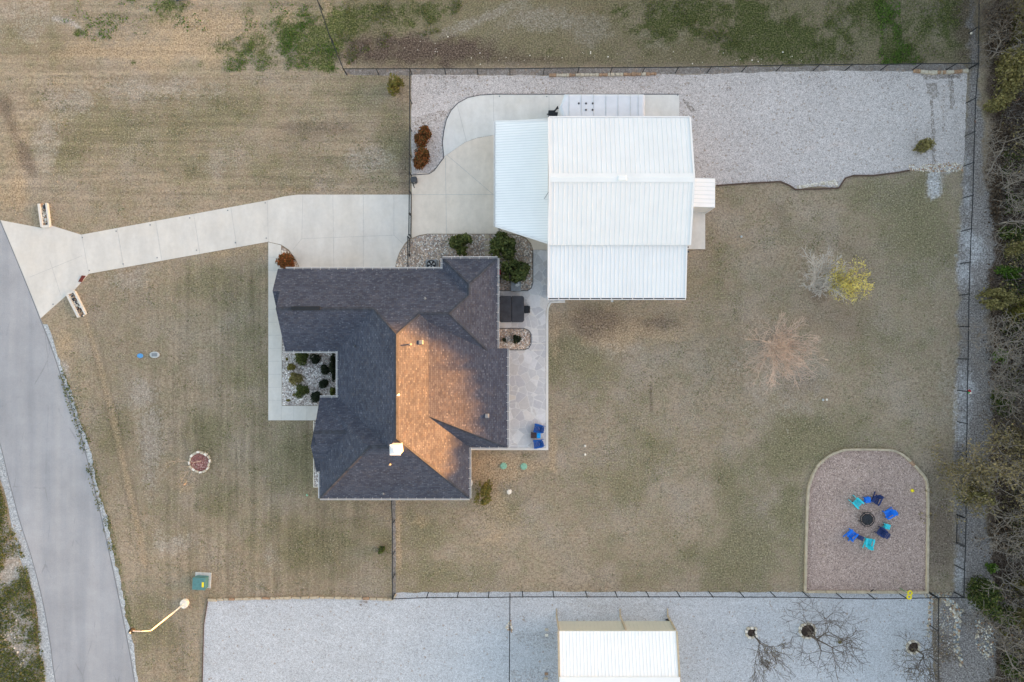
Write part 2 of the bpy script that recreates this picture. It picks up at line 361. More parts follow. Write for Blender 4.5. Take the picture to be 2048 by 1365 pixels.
M = dict(
    stain=m_stain('soil_stain', (.31, .27, .235), .5), stain_b=m_stain('leaf_stain', (.34, .245, .17), .25), stain_d=m_stain('concrete_stain', (.43, .415, .39), .12), stain_c=m_stain('damp_stain', (.47, .455, .445), .3),
    lawn=m_lawn(), road=m_road(), shingle=m_shingle(), flag=m_flag(), chain=m_chain(),
    gravel_n=m_gravel('white_gravel', (.36, .335, .32), (.59, .535, .52), (.75, .70, .685), 17.0, .08, .06),
    gravel_s=m_gravel('blue_gravel', (.40, .40, .415), (.53, .545, .58), (.63, .65, .68), 17.0, .02, .07),
    shoulder=m_gravel('shoulder_gravel', (.30, .32, .34), (.45, .475, .505), (.62, .64, .66), 12.0, .03, .1),
    dirt=m_gravel('grey_dirt', (.19, .165, .15), (.27, .24, .22), (.37, .34, .32), 10.0, .15, .2),
    mulch=m_gravel('pea_gravel', (.23, .165, .145), (.44, .33, .285), (.65, .51, .445), 15.0, .06, .08),
    rock=m_rock('river_rock', [(.58, .47, .38), (.42, .34, .29), (.68, .61, .55), (.47, .34, .27), (.78, .73, .68), (.30, .27, .26), (.60, .47, .36)], 10.5),
    rock_w=m_rock('pale_river_rock', [(.70, .64, .61), (.45, .39, .37), (.80, .76, .74), (.58, .50, .47), (.85, .82, .80), (.33, .29, .28)], 10.5),
    red_mulch=m_gravel('red_mulch', (.14, .05, .045), (.30, .135, .12), (.50, .32, .29), 14.0, .05, .15),
    conc_w=m_concrete('pale_concrete', (.585, .56, .53), (.60, .555, .50)),
    conc_t=m_concrete('tan_concrete', (.715, .625, .535), (.63, .54, .45)),
    conc_b=m_concrete('bluish_concrete', (.67, .65, .625), (.62, .59, .54)),
    joint=m_plain('joint', (.40, .39, .38), .9),
    white=m_metal('white_metal', (.70, .72, .735)), white_t=m_metal('white_trim', (.70, .695, .70), .4), tanmetal=m_metal('tan_metal', (.56, .535, .45), .5),
    rib=m_metal('white_rib', (.74, .75, .755)), sun_warmed_white=m_metal('sun_warmed_white_metal', (.715, .72, .72)),
    siding=m_metal('pale_siding', (.70, .68, .66), .5), stucco=m_plain('stucco', (.42, .36, .29), .9), cap=m_plain('cap_shingles', (.040, .046, .062), .95, .35, 3.0),
    white_c=m_metal('white_carport_metal', (.86, .86, .86)), slab=m_concrete('step_concrete', (.70, .67, .63), (.62, .58, .53)),
    cloth=m_plain('white_cover', (.60, .625, .68), .8, .06, 1.5), black=m_plain('black_metal', (.014, .016, .02), .5), dkgrey2=m_plain('road_edge', (.17, .17, .18), .9), dkgrey=m_plain('dark_grey', (.06, .065, .075), .7),
    tub=m_plain('tub_vinyl', (.042, .042, .050), .6, .3, 2.0), navy=m_plain('navy_plastic', (.012, .03, .125), .5), blue=m_plain('bright_blue_plastic', (.005, .16, .70), .5),
    cyan=m_plain('cyan_blue_plastic', (.0, .32, .80), .5), aqua=m_plain('aqua_plastic', (.03, .56, .66), .5), royal=m_plain('royal_blue_plastic', (.008, .085, .34), .5), brown=m_plain('brown_table', (.055, .035, .04), .6),
    grey=m_plain('grey_metal', (.20, .22, .24), .5), lgrey=m_plain('light_grey', (.45, .47, .48), .6), transf=m_plain('green_paint', (.075, .19, .20), .5), yellow=m_plain('yellow_plastic', (.75, .62, .02), .5),
    septic=m_plain('septic_green', (.22, .42, .31), .6), bluelid=m_plain('blue_lid', (.08, .27, .55), .5), red=m_plain('red_plastic', (.33, .01, .02), .5), brick=m_plain('red_brick', (.14, .03, .022), .9, .3, 9.0),
    lime=m_plain('limestone', (.50, .44, .35), .9, .2, 5.0), limew=m_plain('white_limestone', (.70, .65, .58), .9, .2, 5.0), rust=m_plain('rust_stone', (.34, .22, .14), .9, .3, 6.0), beige=m_plain('beige_stone', (.44, .37, .275), .9, .18, 3.0),
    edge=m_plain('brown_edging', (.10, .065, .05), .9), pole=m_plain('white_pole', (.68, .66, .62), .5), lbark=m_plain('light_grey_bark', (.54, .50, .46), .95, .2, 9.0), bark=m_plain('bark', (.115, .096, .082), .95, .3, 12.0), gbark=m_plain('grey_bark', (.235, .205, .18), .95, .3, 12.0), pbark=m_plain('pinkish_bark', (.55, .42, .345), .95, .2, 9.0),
    soil=m_plain('dark_soil', (.05, .035, .028), 1.0, .4, 8.0), pink=m_plain('pink_plastic', (.75, .25, .25), .5), green=m_plain('green_plastic', (.03, .30, .06), .5),
    l_green=m_leaf('dark_green_leaf', [(.026, .045, .012), (.075, .10, .025), (.15, .165, .05), (.05, .075, .02), (.10, .115, .04)]),
    l_olive=m_leaf('olive_leaf', [(.11, .10, .03), (.21, .185, .07), (.30, .26, .11), (.15, .14, .05)]),
    l_red=m_leaf('red_tip_leaf', [(.028, .045, .012), (.18, .055, .018), (.30, .105, .035), (.075, .065, .018), (.24, .075, .022)]),
    l_dark=m_leaf('blackish_leaf', [(.010, .018, .010), (.022, .034, .018), (.032, .042, .024)]),
    l_lime=m_leaf('grass_green_leaf', [(.045, .10, .012), (.085, .16, .02), (.12, .19, .03)]),
    l_yellow=m_leaf('yellow_leaf', [(.55, .46, .10), (.74, .62, .16), (.70, .61, .24), (.48, .43, .13)]),
    l_tan=m_leaf('tan_leaf', [(.12, .10, .05), (.24, .195, .095), (.34, .27, .14), (.18, .155, .07)]),
    l_jun=m_leaf('juniper_leaf', [(.02, .038, .01), (.05, .08, .018), (.10, .125, .03), (.15, .155, .05)]),
    l_shrub=m_leaf('yellow_green_leaf', [(.09, .10, .02), (.17, .16, .035), (.22, .18, .05), (.10, .085, .03)]),
    l_weed=m_leaf('weed_leaf', [(.05, .08, .018), (.10, .13, .03), (.17, .165, .05), (.075, .095, .03)]),
    l_straw=m_leaf('straw', [(.30, .235, .165), (.44, .36, .27), (.52, .44, .34)]),
    l_litter=m_leaf('litter', [(.035, .025, .018), (.10, .068, .046), (.18, .14, .105), (.075, .06, .05), (.14, .09, .055)]),
    l_wood=m_leaf('wood_leaf', [(.05, .05, .02), (.12, .10, .05), (.08, .075, .05)]),
)
# ------------------------------------------------------------------ ground sheet with painted soil and grass cover
def make_ground():
    st = .2
    def axis(a, b):
        core = list(np.arange(a, b + st / 2, st)); ext = []; d = st; x = b
        while x < 450: d *= 1.35; x += d; ext.append(x)
        lo = []; d = st; x = a
        while x > -450: d *= 1.35; x -= d; lo.append(x)
        return np.array(lo[::-1] + core + ext)
    xs = axis(-42.5, 45.5); ys = axis(-28.5, 28.5)
    X, Y = np.meshgrid(xs, ys); px = X / S + 1024; py = 682.5 - Y / S
    n1 = vnoise(X * .35 + 50, Y * .35 + 50, 1); n2 = vnoise(X * 1.1 + 90, Y * 1.1 + 40, 2); n3 = vnoise(X * .12 + 9, Y * .12 + 4, 3)
    n4 = vnoise(X * 3.1 + 11, Y * 3.1 + 77, 4, 2); wob = (n1 - .5) * 1.2 + (n2 - .5) * .9 + (n4 - .5) * .5
    ch = {k: np.zeros_like(X) for k in ('g', 't', 'b', 'v', 'd', 'r', 'w')}; li = np.full_like(X, .5)
    soft = {k: np.zeros_like(X) for k in 'gvt'}
    def blob(c, cx, cy, rx, ry, amt, ang=0.0):
        a = math.radians(ang); dx = px - cx; dy = py - cy
        u = (dx * math.cos(a) + dy * math.sin(a)) / rx; v = (-dx * math.sin(a) + dy * math.cos(a)) / ry
        r = np.sqrt(u * u + v * v) + wob * .9
        if c in 'gvt':      # soft likelihood; broken into uneven patches further down
            r0 = np.sqrt(u * u + v * v); soft[c] += amt * np.exp(-(r0 / 1.05) ** 2 * 1.2); return
        ch[c] = np.maximum(ch[c], amt * np.clip(1.35 - r, 0, 1))
    def stroke(c, pts, wd, amt, hard=1.0):
        d = np.full_like(X, 1e9)
        for (x0, y0), (x1, y1) in zip(pts[:-1], pts[1:]):
            L = (x1 - x0) ** 2 + (y1 - y0) ** 2; t = np.clip(((px - x0) * (x1 - x0) + (py - y0) * (y1 - y0)) / L, 0, 1)
            d = np.minimum(d, np.hypot(px - x0 - t * (x1 - x0), py - y0 - t * (y1 - y0)))
        ch[c] = np.maximum(ch[c], amt * np.clip((1.3 - d / wd - wob * .5) * hard, 0, 1))
    def zone(c, x0, x1, y0, y1, amt, soft=25):
        m = np.clip((px - x0) / soft + .5 + wob, 0, 1) * np.clip((x1 - px) / soft + .5 + wob, 0, 1) * np.clip((py - y0) / soft + .5 + wob, 0, 1) * np.clip((y1 - py) / soft + .5 + wob, 0, 1)
        ch[c] = np.maximum(ch[c], amt * m)
    for b in [(1170,740,70,60,.62),(1130,705,60,30,.65),(1600,475,60,30,.55),(1850,480,60,130,.62),(1800,430,60,60,.45),(1620,870,80,70,.5),(1400,1130,170,50,.5),(850,1075,70,50,.55),(900,1155,110,35,.5),
              (1230,970,70,40,.5),(1500,1080,70,80,.55),(1590,1010,26,110,.62),(1480,970,60,50,.5),(1700,880,80,30,.5),(1560,900,60,60,.5),(590,905,90,80,.62),(420,870,45,50,.6),(560,1095,100,50,.58),(720,1065,60,50,.5),
              (400,570,80,40,.45),(230,870,40,80,.4),(500,700,60,120,.35),(640,1090,60,60,.5),(290,1250,60,80,.5),(330,1060,50,60,.4),(700,205,90,40,.5),(785,280,30,80,.6),(250,255,140,60,.42),(420,230,150,60,.38),(560,340,200,40,.42),
              (130,300,60,60,.4),(1420,380,60,40,.5),(1750,390,80,30,.5),(30,60,60,60,.4),(90,100,80,40,.42),(1010,1000,40,40,.4),(1300,880,70,60,.35),(1420,560,60,80,.3),(1750,700,80,60,.35),(450,1000,60,40,.4)]: blob('g', *b)
    zone('g', 690, 1945, -200, 132, .78, 18); zone('g', 480, 700, -30, 140, .4)
    for b in [(560,108,115,36,1.0),(620,70,60,50,1.0),(520,90,60,30,.8),(660,110,30,30,.8),(570,45,60,16,.6),(760,35,120,36,.75),(840,15,60,18,.7),(880,30,25,12,.8),(700,45,30,25,.6),(1370,20,80,32,.9),(1430,60,80,36,.75),(1230,20,60,20,.5),(1300,60,60,30,.6),(1778,75,16,95,1.0),(1800,110,40,26,.95),(1690,70,60,50,.75),(1745,8,50,28,.9),
              (1560,50,90,44,.75),(1580,100,60,26,.8),(1860,70,70,56,.7),(1500,25,80,34,.7),(1480,110,60,20,.6),(1640,110,40,20,.5),(1900,40,30,60,.5),(160,66,14,9,.8),(180,55,8,8,.7),(343,8,45,12,.85),(265,125,10,6,.7),(405,130,10,8,.7),(80,95,10,5,.6),(30,290,14,60,.5,-20),(280,30,120,22,.42),(480,22,80,20,.4),(1330,100,60,25,.45),(1090,105,20,18,.5)]: blob('v', *b)
    stroke('v', [(120,735),(140,790),(168,880),(205,1010),(225,1090),(262,1260)], 9, .55)
    for b in [(330,95,220,55,.65),(270,106,120,10,.9),(440,55,140,40,.6),(600,35,60,30,.5),(1010,935,80,26,.75),(1106,890,9,70,.8),(985,975,40,50,.55),(1000,1060,70,60,.45),(1240,655,150,44,.95),(1425,470,20,70,.6),(1440,395,20,25,.5),(840,1040,80,20,.55),(797,1090,7,110,.75),(360,975,40,14,.5),
              (700,1020,90,16,.5),(30,300,30,60,.55),(25,390,40,40,.55),(100,200,60,60,.35),(1110,690,10,60,.5),(1250,790,60,60,.35),(130,700,22,60,.45),(1030,740,20,10,.1),(390,440,140,14,.4,-12),(480,500,60,12,.5,-12),(600,380,200,8,.45),(200,270,90,40,.35)]: blob('t', *b)
    stroke('b', [(106,37),(140,43),(160,58)], 5, .9); stroke('t', [(652,0),(672,60),(694,130)], 7, .8); stroke('t', [(172,640),(196,720),(222,820),(250,940),(275,1050),(292,1130)], 11, .62)
    for b in [(300,900,26,110,.5),(285,780,40,50,.5),(330,1090,50,30,.5),(60,40,80,50,.4),(300,180,140,40,.4),(150,205,70,40,.45),(90,290,30,60,.45),(1862,378,13,26,.6),(1870,350,20,20,.5),(960,40,120,14,.5,-22),(1310,75,60,30,.4),(1060,40,110,30,.45),(1770,60,6,40,.4),(1560,740,110,100,.40),(1640,540,60,60,.35),(1250,700,60,20,.3),
              (980,480,5,5,.2),(130,738,9,22,1.0,-15),(355,1085,40,20,.55),(430,330,60,30,.3),(1190,60,60,40,.4),(740,320,60,30,.42),(250,560,60,30,.4),(1915,1000,14,200,.5),(1890,770,30,90,.3),(1260,630,60,12,.3),(540,1120,30,30,.35)]: blob('b', *b)
    for b in [(860,105,160,30,.95),(790,88,95,28,.95),(1050,120,180,12,.55),(640,258,140,22,.5),(20,240,18,70,.6,-25),(50,310,16,60,.6,-20),(1885,1060,32,130,.62),(1880,950,30,60,.5),(1930,50,30,90,.6),(1200,640,100,34,.62),(1320,645,80,32,.62),(1690,640,120,60,.35),(1600,770,60,40,.35),(1950,760,20,200,.3),(1120,690,12,60,.3),
              (1550,690,45,40,.4),(1637,585,28,28,.6),(810,340,14,60,.5),(795,140,100,8,.5),(1560,430,25,40,.35,-40),(1720,520,30,60,.4,-35),(450,90,100,8,.4),(60,1120,10,120,.5,-8)]: blob('d', *b)
    zone('d', 1976, 4000, -900, 2200, 1.15, 34)
    stroke('d', [(168,640),(190,720),(214,820),(243,950),(262,1040)], 5, .45); stroke('d', [(186,640),(208,720),(234,830),(262,950),(284,1060)], 5, .42)
    stroke('d', [(1302,772),(1303,800),(1303,825)], 4, .7); stroke('d', [(1480,520),(1478,690)], 4, .35)
    N1 = vnoise(X * .42 + 31, Y * .42 + 8, 21, 5, .62); N2 = vnoise(X * .42 + 131, Y * .42 + 58, 22, 5, .62); N3 = vnoise(X * .5 + 61, Y * .5 + 18, 23, 5, .62)
    lawnish = .26 * ((px < 1960) & (px > 100))
    ch['g'] = np.maximum(ch['g'] * (.55 + .9 * N1), np.clip((np.minimum(soft['g'], .8) + lawnish) * .95 + (N1 - .52) * 1.15 + (n2 - .5) * .5, 0, .95) * np.clip(soft['g'] * 2 + .6, 0, 1))
    ch['v'] = np.maximum(ch['v'], np.clip(np.minimum(soft['v'], .85) * .9 + (N2 - .52) * 1.6 + (n2 - .5) * 1.3 + (n4 - .5) * .8, 0, .95) * np.clip(soft['v'] * 2.2, 0, 1))
    ch['t'] = np.maximum(ch['t'], np.clip(np.minimum(soft['t'], .9) * 1.0 + (N3 - .52) * 1.8, 0, 1) * np.clip(soft['t'] * 2.2 + .18, 0, 1))
    # rough bank on the far side of the road
    m = (px < (np.interp(py, [-2000, 300, 600, 850, 930, 1040, 1120, 1200, 1365, 3000], [-1900, -330, -150, -35, -8, 15, 40, 62, 82, 700]))); ch['b'] = np.where(m, np.maximum(ch['b'], .35 + n1 * .6), ch['b']); ch['g'] = np.where(m, np.maximum(ch['g'], .5), ch['g']); ch['t'] = np.where(m, .1, ch['t'])
    # the north field is darker and greener; the fence line and track to the east are grey dirt with pale gravel
    li = np.where((px > 690) & (py < 136), li - .28 - .14 * np.clip((px - 900) / 700, 0, 1), li); li = np.where((px < 783) & (py > 500) & (px > 180), li - .10, li)
    pw = px + wob * 22
    def between(lo, hi, soft): return np.clip((pw - lo) / soft + .5, 0, 1) * np.clip((hi - pw) / soft + .5, 0, 1)
    yk = [-200, 140, 330, 420, 470, 520, 570, 650, 720, 780, 860, 960, 1050, 1180, 1230, 1290, 1420, 2000]
    lo = np.interp(py, yk, [1950, 1936, 1927, 1923, 1921, 1920, 1919, 1917, 1915, 1914, 1913, 1912, 1911, 1908, 1866, 1866, 1866, 1866]); hi = np.interp(py, yk, [1950, 1952, 1968, 1984, 1988, 1988, 1982, 1972, 1984, 1990, 1984, 1972, 1972, 1985, 2000, 1998, 1975, 1960])
    ch['r'] = np.maximum(ch['r'], between(lo, hi, 14) * 1.05)
    for b in [(1935,480,20,45,.75),(1930,540,26,40,.78),(1932,780,26,66,.66),(1922,860,18,40,.62),(1935,400,10,50,.6),(1950,500,26,40,.6),(1935,330,10,30,.5),(1918,1150,12,50,.6),(1945,1210,25,14,.6),(1868,368,13,28,.72),(1885,340,30,8,.6)]: blob('w', *b)
    for b in [(1960,1290,40,80,.5),(1890,1260,30,90,.5)]: blob('b', *b)
    li = li + (n3 - .5) * .25
    # gentle relief outside the built area only
    Z = np.zeros_like(X); far = np.clip((np.maximum(np.abs(X) - 46, np.abs(Y) - 32)) / 60, 0, 1); Z -= far * .0
    ny, nx = X.shape
    V = np.stack([X, Y, Z], -1).reshape(-1, 3); idx = np.arange(nx * ny).reshape(ny, nx)
    F = np.stack([idx[:-1, :-1], idx[:-1, 1:], idx[1:, 1:], idx[1:, :-1]], -1).reshape(-1, 4)
    me = bpy.data.meshes.new('ground'); me.from_pydata(V.tolist(), [], F.tolist()); me.materials.append(M['lawn'])
    for nm, cs in (('cov', (ch['g'], ch['t'], ch['b'], ch['r'])), ('cov2', (ch['v'], ch['d'], li, ch['w']))):
        ca = me.color_attributes.new(nm, 'FLOAT_COLOR', 'POINT')
        arr = np.ones((nx * ny, 4), np.float32)
        for i, c in enumerate(cs): arr[:, i] = np.clip(c, 0, 1.2).reshape(-1)
        ca.data.foreach_set('color', arr.reshape(-1))
    tag(link('ground', me), kind='structure')
make_ground()

def ragged(pts, step, amp, seed, closed=True):
    """Break a long outline into short uneven steps, as a gravel or soil edge has."""
    rr = random.Random(seed); out = []; n = len(pts)
    for i in range(n):
        a = pts[i]; b = pts[(i + 1) % n]; L = math.hypot(b[0] - a[0], b[1] - a[1]); k = max(1, int(L / step)); nx_, ny_ = -(b[1] - a[1]) / max(L, 1e-6), (b[0] - a[0]) / max(L, 1e-6)
        for j in range(k):
            t = j / k; o = rr.uniform(-amp, amp) if j else 0; out.append((a[0] + (b[0] - a[0]) * t + nx_ * o, a[1] + (b[1] - a[1]) * t + ny_ * o))
    return out
def smooth_line(pts, k=6):
    out = []
    for i in range(len(pts) - 1):
        p0 = pts[max(0, i - 1)]; p1 = pts[i]; p2 = pts[i + 1]; p3 = pts[min(len(pts) - 1, i + 2)]
        for j in range(k):
            t = j / k; out.append(tuple(.5 * (2 * p1[d] + (p2[d] - p0[d]) * t + (2 * p0[d] - 5 * p1[d] + 4 * p2[d] - p3[d]) * t * t + (3 * p1[d] - p0[d] - 3 * p2[d] + p3[d]) * t ** 3) for d in (0, 1)))
    return out + [pts[-1]]

# road -----------------------------------------------------------------
RR = smooth_line([(-330, -200), (-215, 20), (-125, 200), (-55, 330), (2, 443), (50, 557), (82, 638), (106, 700), (136, 790), (166, 880), (202, 1025), (234, 1170), (260, 1300), (271, 1365), (310, 1600)])
RL = smooth_line([(-510, -200), (-395, 20), (-300, 220), (-215, 400), (-130, 580), (-60, 740), (-8, 865), (18, 965), (38, 1040), (62, 1115), (85, 1205), (100, 1290), (110, 1365), (150, 1600)])
rd = MB().sheet(GP(RL + RR[::-1]), .012)
for ln_, o_ in ((RL, 1.5), (RR, -1.5)):
    for a, b in zip(ln_[:-1], ln_[1:]): rd.sheet(GP([(a[0] + o_ - .7, a[1]), (b[0] + o_ - .7, b[1]), (b[0] + o_ + .7, b[1]), (a[0] + o_ + .7, a[1])]), .0155, 1)
struct('road', rd, [M['road'], M['dkgrey2']])
sh = [(x - 18 - 5 * math.sin(y * .03), y) for x, y in RL]
struct('road_shoulder', MB().sheet(ragged(GP(RL + sh[::-1]), .35, .09, 3), .008), M['shoulder'])
sh2 = [(x + 7 + 2 * math.sin(y * .05), y) for x, y in RR if y > 640]
struct('road_verge', MB().sheet(ragged(GP([(x - 2, y) for x, y in RR if y > 640] + sh2[::-1]), .3, .12, 4), .006), M['shoulder'])

# gravel yards -----------------------------------------------------------
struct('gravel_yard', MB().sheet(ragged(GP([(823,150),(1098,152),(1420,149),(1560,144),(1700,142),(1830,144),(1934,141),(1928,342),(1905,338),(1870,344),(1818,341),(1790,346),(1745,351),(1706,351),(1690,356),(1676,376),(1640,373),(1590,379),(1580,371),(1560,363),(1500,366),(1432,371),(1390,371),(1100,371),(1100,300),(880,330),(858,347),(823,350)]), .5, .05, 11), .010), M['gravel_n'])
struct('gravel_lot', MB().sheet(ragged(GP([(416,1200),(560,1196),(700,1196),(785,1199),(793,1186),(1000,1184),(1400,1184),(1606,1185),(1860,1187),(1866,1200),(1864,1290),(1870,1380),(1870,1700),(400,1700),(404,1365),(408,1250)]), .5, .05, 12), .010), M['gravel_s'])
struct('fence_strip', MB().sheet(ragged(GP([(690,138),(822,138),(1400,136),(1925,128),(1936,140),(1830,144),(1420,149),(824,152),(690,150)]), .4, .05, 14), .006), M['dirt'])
struct('fence_strip.001', MB().sheet(ragged(GP([(783,998),(791,998),(792,1186),(784,1197)]), .5, .03, 15), .007), M['dirt'])

# driveway and pads ------------------------------------------------------
DRV = [(2,441),(86,457),(104,452),(163,470),(537,401),(566,394),(595,390),(823,390),(823,474),(810,487),(799,505),(792,525),(790,560),(604,560),(598,532),(590,516),(578,500),(563,490),(537,484),(178,548),(150,580),(137,588),(82,637),(50,557)]
d = MB().prism(GP(DRV), -.05, .030)
def joint(mb, a, b, z, wd=.025, mi=1):
    (x0, y0, _), (x1, y1, _) = G(*a), G(*b); L = math.hypot(x1 - x0, y1 - y0); nx_, ny_ = -(y1 - y0) / L * wd / 2, (x1 - x0) / L * wd / 2
    mb.sheet([(x0 + nx_, y0 + ny_), (x1 + nx_, y1 + ny_), (x1 - nx_, y1 - ny_), (x0 - nx_, y0 - ny_)], z, mi)
for a, b in [((164,470),(178,547)),((535,402),(537,484)),((606,391),(604,478)),((666,391),(668,535)),((727,391),(727,535)),((788,391),(788,472)),((604,478),(790,471)),((604,478),(586,500)),((788,471),(806,488)),((235,457),(248,534)),((312,443),(324,520)),((388,429),(400,507)),((462,415),(474,494)),((60,555),(165,512)),((122,590),(100,520))]: joint(d, a, b, .0345)
struct('driveway', d, [M['conc_w'], M['joint']])
wk = MB().prism(GP([(537,485),(562.5,491),(564,690),(564,812),(665,812),(665,841),(537,841)]), -.05, .034)
for y in range(515, 812, 26): joint(wk, (537, y), (564, y), .0385, .02)
for x in (563, 588, 614, 640): joint(wk, (x, 813), (x, 841), .0385, .02)
struct('walkway', wk, [M['conc_w'], M['joint']])
PU = [(888,314),(885,286),(888,262),(893,240),(902,222),(916,207),(936,196),(960,191.5),(990,190),(1358,190),(1358,300),(1000,300),(1000,270),(985,271),(955,276),(930,285)]
u = MB().prism(GP(PU), -.05, .030)
for a, b in [((987,190),(988,271)),((1098,190),(1098,260)),((915,212),(933,284))]: joint(u, a, b, .0345)
struct('parking_pad', u, [M['conc_b'], M['joint']])
PLo = [(823.6,390),(823.6,352),(838,347),(858,347),(868,341),(888,314.8),(930,285.8),(955,276.8),(985,271.8),(1000,271),(1000,300.8),(1150,300.8),(1150,500),(1066,500),(1062,487),(1052,476),(1038,470),(1020,468),(855,468),(838,471),(823.6,477)]
u = MB().prism(GP(PLo), -.05, .029)
for a, b in [((891,316),(893,468)),((824,390),(990,390)),((893,310),(988,391))]: joint(u, a, b, .0335)
struct('parking_pad.001', u, [M['conc_t'], M['joint']])

# flagstone patio, with a smooth border band and three steps ---------------
pt = MB().prism(GP([(1066.5,500.5),(1130,500.5),(1130,602),(1101,603),(1096,608),(1093,617),(1091.5,640),(1091.5,896),(930,896),(930,560),(1066.5,560)]), -.05, .030)
struct('patio', pt, M['flag'])
bd = MB(); pts = GP([(1130,602.6),(1101,603.6),(1096.6,608.4),(1093.6,617),(1092,640),(1092,896.6),(938,896.6)]); po = GP([(1130,606),(1103,606.5),(1100,611),(1097,619),(1096.5,640),(1096.5,900.5),(938,900.5)])
for i in range(len(pts) - 1): bd.prism([pts[i], pts[i + 1], po[i + 1], po[i]], -.05, .036)
for y in (658, 672, 687, 700): bd.prism(GP([(1062,y),(1091,y),(1091,y+1.4),(1062,y+1.4)]), .0305, .05)
struct('patio_border', bd, M['conc_b'])

# rock beds --------------------------------------------------------------
BA = [(823,479),(838,472.5),(855,469.5),(1020,469.5),(1037,471.5),(1050,477.5),(1060,488),(1064.5,501),(1065,565),(1062,576),(1055,581),(980,581),(975,550),(788,550),(792,527),(800,507),(811,489)]
struct('rock_bed', MB().prism(GP(BA), -.05, .04), M['rock'])
struct('rock_bed.001', MB().prism(GP([(985,658),(1048,658),(1057,661.5),(1061.5,669),(1061.5,688),(1057,696),(1049,699.5),(985,699.5)]), -.05, .055), M['rock'])
struct('rock_bed.002', MB().prism(GP([(565,560),(700,560),(700,811),(565,811)]), -.05, .028), M['rock_w'])
struct('rock_bed.003', MB().prism(GP([(563.5,493),(577,503),(589,518),(597,533),(602,556),(563.5,556)]), -.05, .036), M['rock'])
struct('rock_bed.004', MB().prism(GP([(629,842),(650,842),(650,973),(629,973)]), -.05, .03), M['rock_w'])
ed = MB()
def curb(mb, pts, wd, z0, z1, mi=0):
    P = GP(pts)
    for a, b in zip(P[:-1], P[1:]):
        mb.beam((a[0], a[1], (z0 + z1) / 2), (b[0], b[1], (z0 + z1) / 2), wd, z1 - z0, mi)
curb(ed, [(628,842),(628,974),(650,974)], .06, -.02, .09)
tag(ed.build('bed_edging', M['limew']), 'white edging around the narrow rock strip on the front corner of the house', 'garden edging')
e2 = MB(); curb(e2, [(1818,341.5),(1790,346.5),(1745,352),(1706,352),(1690,357),(1677,377),(1590,380),(1579,372),(1560,364),(1500,367),(1432,372)], .10, -.02, .10)
tag(e2.build('bed_edging', M['edge']), 'brown wavy edging between the white gravel yard and the back lawn', 'garden edging')
e3 = MB(); curb(e3, [(823,351),(858,348.5),(868,342.5),(888,316),(885,286),(888,262),(893,240),(902,222),(916,207),(936,196),(960,191),(990,189.4),(1358,189.4)], .05, 0, .05)
tag(e3.build('bed_edging', M['dkgrey']), 'thin dark edging curving around the concrete pad beside the gravel', 'garden edging')
e4 = MB(); curb(e4, [(1065.5,500),(1065.8,566),(1062.6,577),(1055,582),(998,582)], .05, 0, .07); tag(e4.build('bed_edging', M['dkgrey']), 'thin grey edging around the rock bed north of the hot tub', 'garden edging'); e4 = MB(); curb(e4, [(998,657.4),(1048,657.4),(1057.5,661),(1062.2,669),(1062.2,688),(1057.5,696.5),(1049,700.2),(1016,700.2)], .05, 0, .08)
tag(e4.build('bed_edging', M['dkgrey']), 'thin grey edging around the island rock bed south of the hot tub', 'garden edging')

# seating circle -----------------------------------------------------------
PIT = [(1609,1183),(1612,1060),(1615,985),(1620,962),(1632,935),(1655,913),(1678,903),(1700,899),(1775,900),(1795,905),(1812,916),(1834,938),(1849,957),(1853,975),(1854,1050),(1852,1184)]
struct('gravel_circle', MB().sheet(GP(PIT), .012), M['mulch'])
bb = thing('stone_border', G(1609, 1183), 'low beige stone border around the gravel seating area with the fire pit', 'stone border')
rr = random.Random(8)
PITC = smooth_line(PIT, 3) + [PIT[0]]
P = GP(PITC); segs = []
cur = MB(); cur2 = MB(); tgt = 0
for a, b in zip(P[:-1], P[1:]):
    L = math.hypot(b[0] - a[0], b[1] - a[1]); k = max(1, round(L / .8))
    for j in range(k):
        t0, t1 = j / k, (j + 1) / k; q0 = (a[0] + (b[0] - a[0]) * t0, a[1] + (b[1] - a[1]) * t0); q1 = (a[0] + (b[0] - a[0]) * (t1 - .004), a[1] + (b[1] - a[1]) * (t1 - .004))
        m = MB(); h = rr.uniform(.18, .24); m.beam((*q0, h / 2), (*q1, h / 2), rr.uniform(.15, .20), h)
        m.build('border_stone', M['rust'] if rr.random() < .06 else M['beige'], bb, bevel=.02)

def block_row(label, pts, wd, h, seed, rustp, root_px, mats=('lime', 'rust'), ln=(.22, .5), cat='stone edging'):
    t = thing('stone_edging', G(*root_px), label, cat); r_ = random.Random(seed); Pp = GP(pts)
    for a, b in zip(Pp[:-1], Pp[1:]):
        L = math.hypot(b[0] - a[0], b[1] - a[1]); s_ = 0
        while s_ < L - .1:
            l = min(r_.uniform(*ln), L - s_); x = a[0] + (b[0] - a[0]) * (s_ + l / 2) / L; y = a[1] + (b[1] - a[1]) * (s_ + l / 2) / L
            m = MB().box(x, y, 0, l * .93, wd * r_.uniform(.8, 1.2), h * r_.uniform(.8, 1.2), rot=math.atan2(b[1] - a[1], b[0] - a[0]) + r_.uniform(-.08, .08), top=.93)
            m.build('edging_block', M[mats[1]] if r_.random() < rustp else M[mats[0]], t); s_ += l
    return t
block_row('row of tan and rusty limestone blocks between the north fence and the trailer', [(1098,152),(1230,151),(1312,149)], .20, .18, 21, .35, (1098,152), ln=(.18, .42))
block_row('uneven rusty limestone blocks in the north-east corner of the gravel yard', [(1826,143),(1860,147),(1900,146),(1934,143)], .26, .2, 22, .45, (1826,143), ln=(.15, .34))
